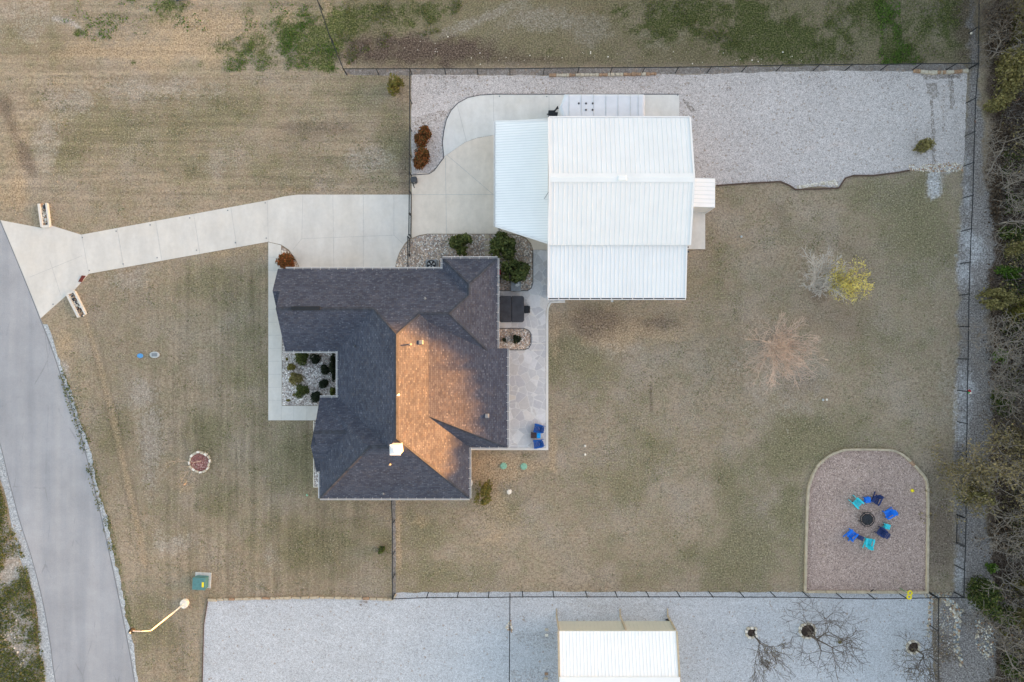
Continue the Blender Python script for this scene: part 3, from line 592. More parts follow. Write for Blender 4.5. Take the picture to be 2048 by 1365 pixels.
block_row('long line of beige edging stones between the front lawn and the blue-grey gravel lot', [(416,1200),(470,1198),(560,1196),(640,1195),(700,1196),(785,1199),(792,1189)], .17, .14, 23, .16, (416,1200), mats=('beige', 'rust'), ln=(.3, .8))
e5 = MB(); curb(e5, [(416,1201),(408,1250),(405,1365),(402,1500)], .05, 0, .06)
tag(e5.build('bed_edging', M['edge']), 'thin brown edging down the west side of the blue-grey gravel lot', 'garden edging')

# loose rubble -------------------------------------------------------------
def rubble(name, poly, n, r0, r1, seed, mats, label=None):
    r_ = random.Random(seed); Pp = GP(poly); xs = [p[0] for p in Pp]; ys = [p[1] for p in Pp]; m = MB(); c = 0
    def inside(x, y):
        k = False
        for i in range(len(Pp)):
            (x0, y0), (x1, y1) = Pp[i], Pp[i - 1]
            if (y0 > y) != (y1 > y) and x < (x1 - x0) * (y - y0) / (y1 - y0) + x0: k = not k
        return k
    while c < n:
        x, y = r_.uniform(min(xs), max(xs)), r_.uniform(min(ys), max(ys))
        if inside(x, y): r = r0 + (r1 - r0) * r_.random() ** 2; m.rock((x, y, r * .25), r, r_, r_.randrange(len(mats))); c += 1
    return tag(m.build(name, mats), label, 'rocks' if label else None, kind='stuff')
rk = [M['lime'], M['lime'], M['limew'], M['beige'], M['lgrey'], M['rust'], M['grey']]
rubble('rubble', [(1895,1196),(1912,1205),(1925,1222),(1920,1245),(1918,1270),(1916,1290),(1928,1320),(1922,1335),(1908,1300),(1905,1270),(1912,1240),(1900,1220),(1885,1200)], 520, .03, .14, 31, rk)
rubble('rubble', [(1858,1195),(1868,1195),(1863,1225),(1859,1275),(1853,1275),(1855,1230)], 190, .03, .11, 32, rk)
rubble('rubble', [(1950,1240),(1975,1235),(1990,1260),(1990,1310),(1970,1320),(1950,1290)], 330, .03, .11, 33, rk)
rubble('rubble', [(1835,1186),(1858,1186),(1905,1186),(1895,1196),(1858,1197)], 160, .03, .10, 34, rk)
rubble('rubble', [(1870,1215),(1905,1215),(1912,1240),(1905,1300),(1890,1330),(1870,1310)], 420, .02, .07, 35, rk)
rubble('rubble', [(1592,373),(1672,360),(1678,374),(1640,371),(1596,379)], 260, .03, .08, 36, [M['limew'], M['lime']])
rubble('rubble', [(1815,330),(1925,325),(1925,342),(1880,345),(1818,341)], 330, .03, .08, 37, [M['limew'], M['lime'], M['rust']])
rubble('rubble', [(720,70),(900,70),(1000,110),(1500,90),(1700,130),(900,130)], 55, .02, .06, 38, [M['limew']])
rubble('rubble', [(0,1240),(20,1180),(45,1290),(55,1365),(0,1365)], 150, .03, .11, 39, [M['limew'], M['lime']])
rubble('rubble', [(1016,1240),(1022,1240),(1026,1266),(1012,1262)], 26, .06, .14, 40, [M['lime'], M['limew'], M['rust']])

for i, (poly, mt) in enumerate([([(1852,166),(1872,166),(1878,192),(1864,200),(1854,188)],'stain'),([(1860,200),(1866,200),(1870,270),(1869,345),(1864,345),(1862,270)],'stain'),([(1896,150),(1906,150),(1909,222),(1900,218)],'stain'),([(1884,170),(1890,170),(1890,265),(1885,265)],'stain_b'),([(1836,146),(1925,147),(1920,158),(1850,160)],'stain'),
    ([(830,235),(880,222),(915,216),(925,205),(905,235),(860,250),(830,252)],'stain_b'),([(1365,196),(1378,206),(1392,222),(1384,226),(1368,208)],'stain'),([(845,152),(900,152),(960,152),(960,158),(850,160)],'stain_b'),
    ([(1030,1268),(1110,1262),(1112,1300),(1040,1290)],'stain_c'),([(1022,1340),(1112,1330),(1112,1380),(1022,1385)],'stain_c'),([(715,1200),(735,1200),(740,1215),(722,1220)],'stain_b'),([(930,188),(985,186),(1110,184),(1110,190),(985,190.5),(940,195)],'stain_b')]):
    struct('soil_patch', MB().sheet(ragged(GP(poly), .2, .06, 60 + i), .0155), M[mt])

# ------------------------------------------------------------------ the house
K = .02667; ZE = 2.7
house = thing('house', PL(-206, -60, 0), 'single-storey house with a dark shingled hip roof, white gutters and a white chimney', 'house')
zN = lambda y: ZE + (137.3 - y) * K
RV = {
 'a1': (-445, 137.3, ZE), 'a2': (-132.1, 137.3, ZE), 'a3': (-132.1, 157.3, ZE), 'a4': (-27.5, 157.3, ZE), 'a5': (-27.5, -13.8, ZE),
 't1': (-445, 93.4, zN(93.4)), 't2': (-431, 93.4, zN(93.4)), 'g0': (-431, 58.9, 4.791), 'g1': (-252.9, 58.9, 4.791),
 'p': (-206, 12, 6.042), 'b0': (-168.1, 49.9, 5.031), 'b1': (-114.9, 49.9, 5.031), 'r0': (-79.8, 85, 4.095), 'r1': (-79.8, 105, 4.095),
 'm1': (-46.4, -18.6, 3.204), 'm2': (-46.4, -13.8, 3.204), 'm3': (-152.8, 34.6, 4.623), 'c1': (-8.6, -13.8, ZE), 'c2': (-8.6, -202, ZE), 'c3': (-152.8, -137.8, 4.623), 'c4': (-80.7, -202, ZE),
 'd1': (-80.7, -298.9, ZE), 'd2': (-365, -298.9, ZE), 's1': (-206, -173.6, 6.042), 'h1': (-256.1, -190, 5.604), 'h2': (-222.4, -190, 5.604),
 'w0': (-365, -107, ZE), 'w1': (-331.3, -107, ZE), 'w2': (-331.3, -19.5, ZE), 'f0': (-431, -19.5, ZE), 'e1': (-365, -168.1, 4.327), 'e2': (-304, -168.1, 4.327), 'e3': (-365, -229.1, ZE),
 'j1': (-445, 93.4, 3.868), 'j2': (-445, 49.5, 2.70), 'j3': (-430, 49.5, 2.70), 'j4': (-430, 93.4, 3.868),
 'k1': (-376, -196.6, 3.566), 'k2': (-364, -196.6, 3.566), 'k3': (-364, -251, 2.116), 'k4': (-376, -251, 2.116), 'k5': (-376, -164, 2.70), 'k6': (-364, -164, 2.70),
}
RF = ['a1 a2 r0 b1 b0 p g1 g0 t2 t1', 'a4 a3 r1', 'a3 a2 r0 r1', 'a4 r1 r0 b1 m1 m2 a5', 'b1 b0 m3 m1', 'm2 c1 c2 c3 m3 m1', 'c2 c4 c3', 'p b0 m3 c3 c4 d1 s1',
      'd1 d2 h1 h2 s1', 'p g1 w2 w1 h2 s1', 'g0 g1 w2 f0', 'w0 w1 h2', 'w0 h2 h1', 'w0 h1 e2 e1', 'd2 h1 e2 e3', 'e1 e2 e3']
RF2 = ['j1 j2 j3 j4', 'k1 k2 k3 k4', 'k1 k2 k6 k5']
def roof_mesh(name, faces, parent, base=0):
    m = MB(); ks = []
    for f in faces:
        for k in f.split():
            if k not in ks: ks.append(k)
    vs = [PL(*RV[k]) for k in ks]; fs = []
    for f in faces:
        q = [ks.index(k) for k in f.split()]; nz = 0
        for i in range(len(q)):
            a = vs[q[i]]; b = vs[q[(i + 1) % len(q)]]; nz += a[0] * b[1] - b[0] * a[1]
        fs.append(tuple(q if nz > 0 else q[::-1]))
    m.add(vs, fs); o = m.build(name, [M['shingle'], M['white_t']], parent, uv=True)
    s = o.modifiers.new('thickness', 'SOLIDIFY'); s.thickness = .13; s.offset = -1; s.material_offset_rim = 1
    return o
roof = roof_mesh('roof', RF, house); roof2 = roof_mesh('gable_roof', RF2[:1], house); roof3 = roof_mesh('gable_roof', RF2[1:], house)
def in_poly(x, y, P):
    k = False
    for i in range(len(P)):
        (x0, y0), (x1, y1) = P[i][:2], P[i - 1][:2]
        if (y0 > y) != (y1 > y) and x < (x1 - x0) * (y - y0) / (y1 - y0) + x0: k = not k
    return k
def roof_z(X, Y):
    best = 0
    for f in RF:
        P = [PL(*RV[k]) for k in f.split()]
        if in_poly(X, Y, P):
            n = Vector((0, 0, 0))
            for i in range(len(P)):
                a = Vector(P[i]); b = Vector(P[(i + 1) % len(P)]); n += a.cross(b)
            if abs(n.z) > 1e-6: best = max(best, P[0][2] - (n.x * (X - P[0][0]) + n.y * (Y - P[0][1])) / n.z)
    return best
def on_roof(px, py):
    z = 4.0
    for _ in range(8): X, Y, _z = G(px, py, z); z = roof_z(X, Y) or z
    return G(px, py, z)
# ridge and hip caps
def P3(k, dz=.0): x, y, z = PL(*RV[k]); return (x, y, z + dz)
def cap(a, b, wd=.28):
    m = MB(); a = Vector(P3(a)); b = Vector(P3(b)); d = (b - a).normalized(); u = Vector((-d.y, d.x, 0)).normalized()
    L = (b - a).length; n = max(1, int(L / .21)); hz = .012
    for i in range(n):
        p = a + d * (L * i / n); q = a + d * (L * (i + 1.15) / n); dr = Vector((0, 0, -.085)); up = Vector((0, 0, .022)); up2 = Vector((0, 0, .012))
        m.add([p + u * wd / 2 + dr + up2, p + up2, p - u * wd / 2 + dr + up2, q + u * wd / 2 + dr + up, q + up, q - u * wd / 2 + dr + up], [(0, 1, 4, 3), (1, 2, 5, 4), (3, 4, 5), (0, 2, 1)])
    return m.build('ridge_cap', M['cap'], roof)
for a, b in [('g0', 'g1'), ('g1', 'p'), ('p', 'b0'), ('b0', 'b1'), ('b1', 'm1'), ('b1', 'r0'), ('r0', 'r1'), ('r1', 'a4'), ('r1', 'a3'), ('p', 's1'), ('s1', 'd1'), ('h1', 'd2'), ('h1', 'h2'), ('c3', 'c2'), ('e1', 'e2')]: cap(a, b)
# long dark ridge vent
x0, y0, _ = G(583, 617, 4.83); x1, _, _ = G(641, 617, 4.83)
MB().beam((x0, y0, 4.85), (x1, y0, 4.85), .30, .09).build('ridge_vent', M['black'], roof, bevel=.03)
# walls
W_ = [(-420,126),(-121,126),(-121,146),(-38.5,146),(-38.5,-30),(-92,-30),(-92,-288),(-354,-288),(-354,-118),(-320,-118),(-320,-9),(-420,-9)]
wm = MB().prism([PL(*p)[:2] for p in W_], -.05, ZE - .12)
def gable(mb, x, y0, y1, z0, yp, zp, th=.2):
    A = [(x, y0, z0), (x, y1, z0), (x, yp, zp)]; A = [(a * S, b * S, c) for a, b, c in A]; B = [(a + th, b, c) for a, b, c in A]
    mb.add(A + B, [(0, 1, 2), (5, 4, 3), (0, 3, 4, 1), (1, 4, 5, 2), (2, 5, 3, 0)])
gable(wm, -421, -12, 129, ZE - .12, 58.9, 4.5); gable(wm, -355, -224, -112, ZE - .12, -168.1, 4.05)
wm.build('wall', M['stucco'], house)
for x, y in ((-14, -20), (-14, -80), (-14, -140), (-14, -196)):
    MB().box(x * S, y * S, 0, .2, .2, ZE - .05).build('porch_post', M['white_t'], house)
# garage door, front door and windows under the eaves
def opening(name, x0, y0, x1, y1, z0, z1, mat, sub=None):
    a = PL(x0, y0)[:2]; b = PL(x1, y1)[:2]; o = MB().beam((*a, (z0 + z1) / 2), (*b, (z0 + z1) / 2), .08, z1 - z0).build(name, M[mat], house); return o
opening('garage_door', -300, 126.6, -190, 126.6, 0, 2.2, 'white_t'); opening('window', -92.6, -60, -91.4, -110, .8, 2.1, 'dkgrey'); opening('window', -354.5, -200, -354.5, -250, .8, 2.1, 'dkgrey'); opening('window', -300, -288.6, -260, -288.6, .9, 2.1, 'dkgrey'); opening('front_door', -320.6, -80, -320.6, -55, 0, 2.1, 'brown')
# gutters with straps
def gutter(a, b, z=ZE, inn=(0, 0)):
    m = MB(); A = Vector((a[0] * S, a[1] * S, z - .02)); B = Vector((b[0] * S, b[1] * S, z - .02)); d = (B - A).normalized(); u = Vector((-d.y, d.x, 0))
    if u.dot(Vector((inn[0], inn[1], 0))) > 0: u = -u
    o = u * .07
    m.beam(A + o - u * .055, B + o - u * .055, .015, .10); m.beam(A + o + u * .035, B + o + u * .035, .035, .13); m.beam(A + o + Vector((0, 0, -.05)), B + o + Vector((0, 0, -.05)), .085, .02, 1)
    L = (B - A).length; n = max(2, int(L / .66))
    for i in range(1, n):
        p = A + d * (L * i / n); m.beam(p + o + u * .05 + Vector((0, 0, .055)), p - u * .07 + Vector((0, 0, .10)), .022, .012)
    return m.build('gutter', [M['white_t'], M['dkgrey']], house)
gutter((-430, 137.3), (-132.1, 137.3), inn=(0, -1)); gutter((-132.1, 137.3), (-132.1, 157.3), inn=(1, 0)); gutter((-132.1, 157.3), (-27.5, 157.3), inn=(0, -1)); gutter((-27.5, 157.3), (-27.5, -13.8), inn=(-1, 0))
gutter((-8.6, -13.8), (-8.6, -202), inn=(-1, 0)); gutter((-8.6, -202), (-77, -202), inn=(0, 1)); gutter((-80.7, -203), (-80.7, -298.9), inn=(-1, 0)); gutter((-80.7, -298.9), (-365, -298.9), inn=(0, 1)); gutter((-365, -298.9), (-365, -252), inn=(1, 0))
gutter((-431, -19.5), (-331.3, -19.5), inn=(0, 1)); gutter((-331.3, -19.5), (-331.3, -107), inn=(1, 0)); gutter((-365, -107), (-319, -107), inn=(0, -1))
# chimney
cx, cy, cz = G(790, 900.5, 6.98)
ch = MB().box(cx, cy, 4.9, .66, .66, 1.96).build('chimney', M['white_t'], house)
cb = MB().box(cx, cy, 6.86, .76, .76, .10); cb.box(cx, cy, 6.96, .60, .60, .03, top=.8); cb.build('chimney_cap', M['white'], ch, bevel=.02)
MB().lathe(cx, cy, [(.15, 6.97), (.15, 7.16), (.24, 7.17), (.24, 7.20), (.05, 7.26)], 20).build('flue_cap', M['white_t'], ch)
# vents
def box_vent(px, py):
    x, y, z = on_roof(px, py); MB().box(x, y, z - .1, .34, .34, .32, top=.85).build('roof_vent', M['grey'], roof, bevel=.03)
box_vent(842, 685); box_vent(974, 832)
def pipe(px, py, mat='lgrey', h=.35, r=.05):
    x, y, z = on_roof(px, py); m = MB().tube((x, y, z - .1), (x, y, z + h), r, r, 10); m.lathe(x, y, [(.10, z - .02), (.07, z + .06), (.055, z + .08)], 12); m.build('vent_pipe', M[mat], roof)
pipe(797, 790, 'white_t', .45, .06); pipe(711, 693, 'dkgrey', .2); pipe(821, 689, 'grey', .5); pipe(780, 929, 'grey', .35); pipe(850, 598, 'grey', .2); pipe(766, 987, 'grey', .15, .03)

# ------------------------------------------------------------------ workshop
shop = thing('workshop', PL(198, 250, 0), 'large white metal workshop with ribbed gable roof and lean-to sides', 'workshop')
X0, X1, Y0, Y1, YR, ZE2, ZR2 = 67.8, 328.6, 177.2, 412.1, 294.7, 4.2, 5.32
def ribbed(name, corners, axis_from, spacing, mat, parent, rib_w=.045, rib_h=.028, rib_mat='rib', minor=True):
    """corners: low0, low1, high1, high0 in metres (a planar quad); ribs run from the low to the high edge."""
    l0, l1, h1, h0 = [Vector(c) for c in corners]; m = MB(); th = Vector((0, 0, -.05))
    m.add([l0, l1, h1, h0, l0 + th, l1 + th, h1 + th, h0 + th], [(0, 1, 2, 3), (7, 6, 5, 4), (0, 4, 5, 1), (1, 5, 6, 2), (2, 6, 7, 3), (3, 7, 4, 0)])
    n = int((l1 - l0).length / spacing); nrm = (l1 - l0).cross(h0 - l0).normalized()
    if nrm.z < 0: nrm = -nrm
    u = (l1 - l0).normalized()
    for i in range(n + 1):
        t = i / n; a = l0.lerp(l1, t); b = h0.lerp(h1, t); wb = rib_w; wt = rib_w * .5; e = .0
        vs = []
        for p in (a, b):
            vs += [p - u * wb / 2 + nrm * .001, p + u * wb / 2 + nrm * .001, p + u * wt / 2 + nrm * rib_h, p - u * wt / 2 + nrm * rib_h]
        m.add(vs, [(0, 1, 5, 4), (1, 2, 6, 5), (2, 3, 7, 6), (3, 0, 4, 7), (3, 2, 1, 0), (4, 5, 6, 7)], 1)
    return m.build(name, [M[mat], M[rib_mat]], parent)
ribbed('roof', [PL(X1, Y1, ZE2), PL(X0, Y1, ZE2), PL(X0, YR, ZR2), PL(X1, YR, ZR2)], 0, .34, 'white', shop)
ribbed('roof', [PL(X0, Y0, ZE2), PL(X1, Y0, ZE2), PL(X1, YR, ZR2), PL(X0, YR, ZR2)], 0, .34, 'sun_warmed_white', shop)  # south slope: same white metal, slight sun warmth put into its colour
m = MB(); rx0, rx1 = X0 * S, X1 * S; ry = YR * S
m.add([(rx0, ry + .32, ZR2 - .02), (rx0, ry, ZR2 + .06), (rx0, ry - .32, ZR2 - .02), (rx1, ry + .32, ZR2 - .02), (rx1, ry, ZR2 + .06), (rx1, ry - .32, ZR2 - .02)], [(0, 3, 4, 1), (1, 4, 5, 2), (0, 1, 2), (3, 5, 4)])
m.build('ridge_cap', M['white'], shop)
MB().box(*G(1245, 356, 5.42)[:2], 5.33, .72, .42, .10, top=.8).build('ridge_vent', M['rib'], shop, bevel=.03)
rk_ = MB()
for x in (X0, X1):
    for ya, za, yb, zb in ((Y1, ZE2, YR, ZR2), (Y0, ZE2, YR, ZR2)): MB().beam((x * S, ya * S, za - .02), (x * S, yb * S, zb - .02), .13, .16).build('rake_trim', M['white_t'], shop)
MB().beam(PL(X0, Y1 + 1.5, ZE2 - .03), PL(X1, Y1 + 1.5, ZE2 - .03), .10, .12).build('eave_trim', M['white_t'], shop)
MB().prism([PL(*p)[:2] for p in [(X0 + 2, Y0 + 2), (X1 - 8, Y0 + 2), (X1 - 8, Y1 - 6), (X0 + 2, Y1 - 6)]], -.05, ZE2 - .07).build('wall', M['siding'], shop)
gw = MB(); 
for x in (X0 + 2, X1 - 12): gable(gw, x, Y0 + 3, Y1 - 6, ZE2 - .1, YR, ZR2 - .1, .1)
gw.build('gable_wall', M['siding'], shop)
# south lean-to
SY0, SZ0, SX1 = 80.8, 3.62, 323.7
ribbed('lean_to_roof', [PL(X0 - .3, SY0, SZ0), PL(SX1, SY0, SZ0), PL(SX1, Y0 + 2, 4.02), PL(X0 - .3, Y0 + 2, 4.02)], 0, .305, 'white', shop)
MB().prism([PL(*p)[:2] for p in [(X0 + 2, SY0 + 8), (SX1 - 5, SY0 + 8), (SX1 - 5, Y0 + 1), (X0 + 2, Y0 + 1)]], -.05, 3.5).build('lean_to_wall', M['siding'], shop)
gm = MB(); a = PL(X0 - .5, SY0 - 1.6, SZ0 - .05); b = PL(SX1, SY0 - 1.6, SZ0 - .05)
gm.beam((a[0], a[1] - .07, a[2]), (b[0], b[1] - .07, b[2]), .04, .13); gm.beam((a[0], a[1] + .055, a[2]), (b[0], b[1] + .055, b[2]), .025, .11)
n = 13
for i in range(n + 1):
    x = a[0] + (b[0] - a[0]) * i / n; gm.beam((x, a[1] - .08, a[2] + .07), (x, a[1] + .12, a[2] + .10), .05, .015)
gm.build('gutter', M['white_t'], shop)
fl = MB(); fl.beam((a[0], a[1] + .01, a[2] - .04), (b[0], b[1] + .01, b[2] - .04), .12, .02); fl.build('gutter_floor', M['dkgrey'], shop)
for x in (X0 - .3, SX1): MB().beam(PL(x, SY0, SZ0 - .01), PL(x, Y0, 4.02 - .01), .10, .12).build('rake_trim', M['white_t'], shop)
MB().box(*G(1224.5, 601, 1.2)[:2], .9, .16, .26, .34).build('meter_box', M['lgrey'], shop, bevel=.015)
for px, py in ((1099, 587), (1375, 495), (1376, 504)):
    x, y, z = G(px, py, 3.3); MB().box(x, y, z - .1, .16, .12, .16).build('floodlight', M['dkgrey'], shop, bevel=.02)
# west carport
cz0, cz1 = 2.5, 3.25
c = [PL(-31.6, 419.3, cz0), PL(-31.6, 219, cz0), PL(X0, 183.7, cz1), PL(X0, 414.9, cz1)]
l0, l1, h1, h0 = [Vector(q) for q in c]; m = MB(); th = Vector((0, 0, -.06))
m.add([l0, l1, h1, h0, l0 + th, l1 + th, h1 + th, h0 + th], [(0, 1, 2, 3), (7, 6, 5, 4), (0, 4, 5, 1), (1, 5, 6, 2), (2, 6, 7, 3), (3, 7, 4, 0)])
sl = (cz1 - cz0) / ((X0 + 31.6) * S); yy = 418.0
while yy > 186:
    xs_ = -31.6
    if yy < 219: xs_ = -31.6 + (219 - yy) / (219 - 183.7) * (X0 + 31.6)
    p = Vector((xs_ * S, yy * S, cz0 + (xs_ + 31.6) * S * sl)); q = Vector((X0 * S, yy * S, cz1))
    if (q - p).length > .2: m.beam(p + Vector((0, 0, .012)), q + Vector((0, 0, .012)), .045, .03, 1)
    yy -= 4.9
m.build('carport_roof', [M['white_c'], M['white']], shop)
m = MB(); m.beam(l1, h1, .12, .16); m.build('rake_trim', M['white_t'], shop)
MB().beam(l0 + Vector((0, 0, -.01)), h0 + Vector((0, 0, -.01)), .08, .12).build('rake_trim', M['white_t'], shop)
gm = MB(); A = l0 + Vector((-.12, 0, -.04)); B = l1 + Vector((-.12, 0, -.04)); gm.beam(A, B, .03, .12); gm.beam(A + Vector((.09, 0, -.05)), B + Vector((.09, 0, -.05)), .1, .02)
for i in range(14):
    p = A.lerp(B, (i + .5) / 14); gm.beam(p + Vector((-.01, 0, .06)), p + Vector((.2, 0, .1)), .05, .015)
gm.build('gutter', M['white_t'], shop)
for y in (222, 320, 414): MB().box(-25.5 * S, y * S, 0, .13, .13, cz0 - .05).build('carport_post', M['white_t'], shop)
x, y, z = G(1090, 395, 3.25); MB().tube((x - .06, y - .12, z), (x + .25, y + .3, z + .55), .025, .02, 8).build('antenna', M['grey'], shop)
# east annex
AX = 386.7; ay0, ay1, az0, az1 = 254.7, 309.0, 2.6, 3.0
ribbed('annex_roof', [PL(AX, ay1, az0), PL(AX, ay0, az0), PL(X1 - 8, ay0, az1), PL(X1 - 8, ay1, az1)], 0, .29, 'white_c', shop, rib_h=.02, rib_mat='white')
MB().prism([PL(*p)[:2] for p in [(X1 - 9, ay0 + 1.2), (AX - 2, ay0 + 1.2), (AX - 2, ay1 - 1.2), (X1 - 9, ay1 - 1.2)]], -.05, az0 - .06).build('annex_wall', M['siding'], shop)
m = MB(); k = 0
while X1 - 8 + k * 5.2 < AX - 3: m.box((X1 - 6 + k * 5.2) * S, (ay0 + .9) * S, .02, .05, .03, az0 - .15); k += 1
m.build('siding_rib', M['siding'], shop)
MB().beam(PL(AX - 1, ay0 + .2, 0), PL(AX - 1, ay0 + .2, az0 - .1), .1, .1).build('corner_trim', M['white_t'], shop) if False else MB().box((AX - 1.2) * S, (ay0 + 1.0) * S, 0, .12, .12, az0 - .06).build('corner_trim', M['white_t'], shop)
MB().prism([PL(*p)[:2] for p in [(X1 - 12, 183.5), (385.5, 183.5), (385.5, ay0 + 1.5), (X1 - 12, ay0 + 1.5)]], -.05, .12).build('doorstep_slab', M['slab'], shop)

# ------------------------------------------------------------------ covered trailer north of the workshop
tr = thing('covered_trailer', PL(175, 441, 0), 'long trailer under a white fitted cover parked against the workshop', 'trailer')
TZ = 2.9; TP = [(100, 469), (250, 469), (253, 466), (252, 441), (253, 417), (250, 414), (100, 414), (89, 441)]
def inset(P, k):
    cx_ = sum(p[0] for p in P) / len(P); cy_ = sum(p[1] for p in P) / len(P)
    return [(x - k * (1 if x > cx_ else -1), y - k * (1 if y > cy_ else -1 if y < cy_ else 0)) for x, y in P]
m = MB(); lv = [(.55, TP), (TZ - .22, TP), (TZ - .06, inset(TP, 2)), (TZ, inset(TP, 5))]; n = len(TP); vs = []
for z, P_ in lv: vs += [PL(x, y, z) for x, y in P_]
fs = [tuple(reversed(range(3 * n, 4 * n)))[::1], tuple(range(n))]
for k in range(3):
    for i in range(n): j = (i + 1) % n; fs.append((k * n + j, k * n + i, (k + 1) * n + i, (k + 1) * n + j))
m.add(vs, fs); m.build('cover', M['cloth'], tr, smooth=False)
for i in range(7):
    x = 108 + i * 23.2 if i < 6 else 239
    MB().beam(PL(x, 467, TZ + .004), PL(x, 416, TZ + .004), .03, .03).build('cover_seam', M['lgrey'], tr)
for px, py in ((1157.5, 207.5), (1172, 207.5), (1185.5, 207.5), (1172, 220.5), (1185, 220.5)):
    MB().lathe(*G(px, py, TZ)[:2], [(.075, TZ - .02), (.075, TZ + .04), (.04, TZ + .05)], 12).build('cover_vent', M['dkgrey'], tr)
m = MB(); m.beam(PL(92, 446, .5), PL(74, 449, .5), .1, .1); m.beam(PL(94, 430, .5), PL(74, 449, .5), .1, .1); m.beam(PL(92, 462, .5), PL(74, 449, .5), .1, .1); m.box(78.5 * S, 448.5 * S, .45, .55, .4, .5); m.box(84 * S, 444 * S, .45, .5, .5, .45)
m.tube(PL(72, 449, .55), PL(69, 449, .55), .05, .05); m.tube(PL(84, 452, .9), PL(90, 460, 1.1), .06, .05); m.tube(PL(80, 449, 0), PL(80, 449, 1.0), .05); m.build('hitch', M['black'], tr, bevel=.02)
for x in (165, 187):
    for y in (417, 466): MB().tube(PL(x, y - 2, .36), PL(x, y + 2, .36), .36, .36, 18).build('wheel', M['black'], tr)

# ------------------------------------------------------------------ carport shed at the bottom edge
cp = thing('metal_shed', PL(200, -620, 0), 'open white ribbed metal shed with a tan upper side panel on the blue-grey gravel lot', 'shed')
bx0, bx1, byN, byR, byS, bz, bzr = 88, 312, -550.7, -631, -711, 2.8, 3.75
ribbed('roof', [PL(bx1, byN, bz), PL(bx0 + 2, byN, bz), PL(bx0 + 2, byR, bzr), PL(bx1, byR, bzr)], 0, .255, 'white_c', cp)
ribbed('roof', [PL(bx0 + 2, byS, bz), PL(bx1, byS, bz), PL(bx1, byR, bzr), PL(bx0 + 2, byR, bzr)], 0, .255, 'white_c', cp)
m = MB(); m.beam(PL(bx0, byR, bzr + .05), PL(bx1 + .5, byR, bzr + .05), .45, .05); m.build('ridge_cap', M['rib'], cp)
pn = MB(); pn.beam(PL(bx0 + 1, byN + .2, 1.87), PL(bx1 - .5, byN + .2, 1.87), .04, 1.8)
k = 0
while bx0 + 3 + k * 7.6 < bx1: pn.box((bx0 + 3 + k * 7.6) * S, (byN + .9) * S, .97, .05, .04, 1.8); k += 1
pn.build('side_panel', M['tanmetal'], cp)
m = MB()
for x in (bx0, bx1 + .4):
    for ya, za, yb, zb in ((byN, bz, byR, bzr), (byS, bz, byR, bzr)): MB().beam(PL(x, ya, za - .01), PL(x, yb, zb - .01), .14, .14).build('rake_trim', M['beige'], cp)
gm = MB()
A0 = [PL(bx1 - .5, byN, 1.9), PL(bx1 - .5, byS, 1.9), PL(bx1 - .5, byS, bz - .05), PL(bx1 - .5, byR, bzr - .07), PL(bx1 - .5, byN, bz - .05)]
gm.add(A0 + [(x - .04, y, z) for x, y, z in A0], [(0, 1, 2, 3, 4), (9, 8, 7, 6, 5)] + [(i, 5 + i, 5 + (i + 1) % 5, (i + 1) % 5) for i in range(5)]); gm.build('gable_panel', M['tanmetal'], cp)
for x in (bx0 + 1, 216, bx1 - 1):
    for y in (byN + 2, byS - 2):
        q = MB(); q.box(x * S, y * S, 0, .12, .12, bz - .05); q.box(x * S, y * S + .25 * (1 if y > byR else -1), 0, .1, .6, .08); q.build('shed_post', M['beige'], cp)

# ------------------------------------------------------------------ fences
def fence(label, feet, h=1.22, group=None, bottom=None, posts=None, z0=0.0, mesh=True):
    """feet: post positions in ground pixels; parts are posts, top rails and wire mesh."""
    P = [Vector(G(*f)) for f in feet]; f = thing('chain_link_fence', P[0], label, 'fence', group)
    for i, p in enumerate(P):
        if posts is None or i in posts:
            m = MB().tube(p, p + Vector((0, 0, h)), .038, .038, 8); m.lathe(p.x, p.y, [(.05, h), (.05, h + .03), (.02, h + .06)], 8); m.build('fence_post', M['black'], f)
    m = MB()
    for a, b in zip(P[:-1], P[1:]): m.tube(a + Vector((0, 0, h - .03)), b + Vector((0, 0, h - .03)), .036, .036, 8)
    m.build('top_rail', M['black'], f)
    if bottom:
        m = MB()
        for i in bottom: m.tube(P[i] + Vector((0, 0, .12)), P[i + 1] + Vector((0, 0, .12)), .035, .035, 8); m.tube(P[i] + Vector((0, .06, .1)), P[i] + Vector((0, .06, h)), .03); m.tube(P[i + 1] + Vector((0, .1, .1)), P[i + 1] + Vector((0, .1, h)), .03)
        m.build('gate', M['black'], f)
    if mesh:
        me = bpy.data.meshes.new('wire_mesh'); V = []; F = []; U = []; s_ = 0
        for a, b in zip(P[:-1], P[1:]):
            L = (b - a).length; o = len(V); V += [a + Vector((0, 0, .03)), b + Vector((0, 0, .03)), b + Vector((0, 0, h - .03)), a + Vector((0, 0, h - .03))]; F.append((o, o + 1, o + 2, o + 3)); U += [(s_, 0), (s_ + L, 0), (s_ + L, h), (s_, h)]; s_ += L
        me.from_pydata([tuple(v) for v in V], [], F); me.materials.append(M['chain']); uvl = me.uv_layers.new(name='UVMap')
        for i, uv in enumerate(U): uvl.data[i].uv = uv
        link('wire_mesh', me, f)
    return f
FG = 'black chain-link fences around the yard'
fence('black chain-link fence along the north edge of the white gravel yard', [(694,150),(758,150),(824,150),(892,150),(956,150),(1020,150),(1087,149),(1155,148),(1220,148),(1284,147.5),(1350,147),(1414,146),(1483,144.5),(1552,143),(1626,142),(1690,141.5),(1761,141),(1825,140),(1893,140),(1936,139)], group=FG)
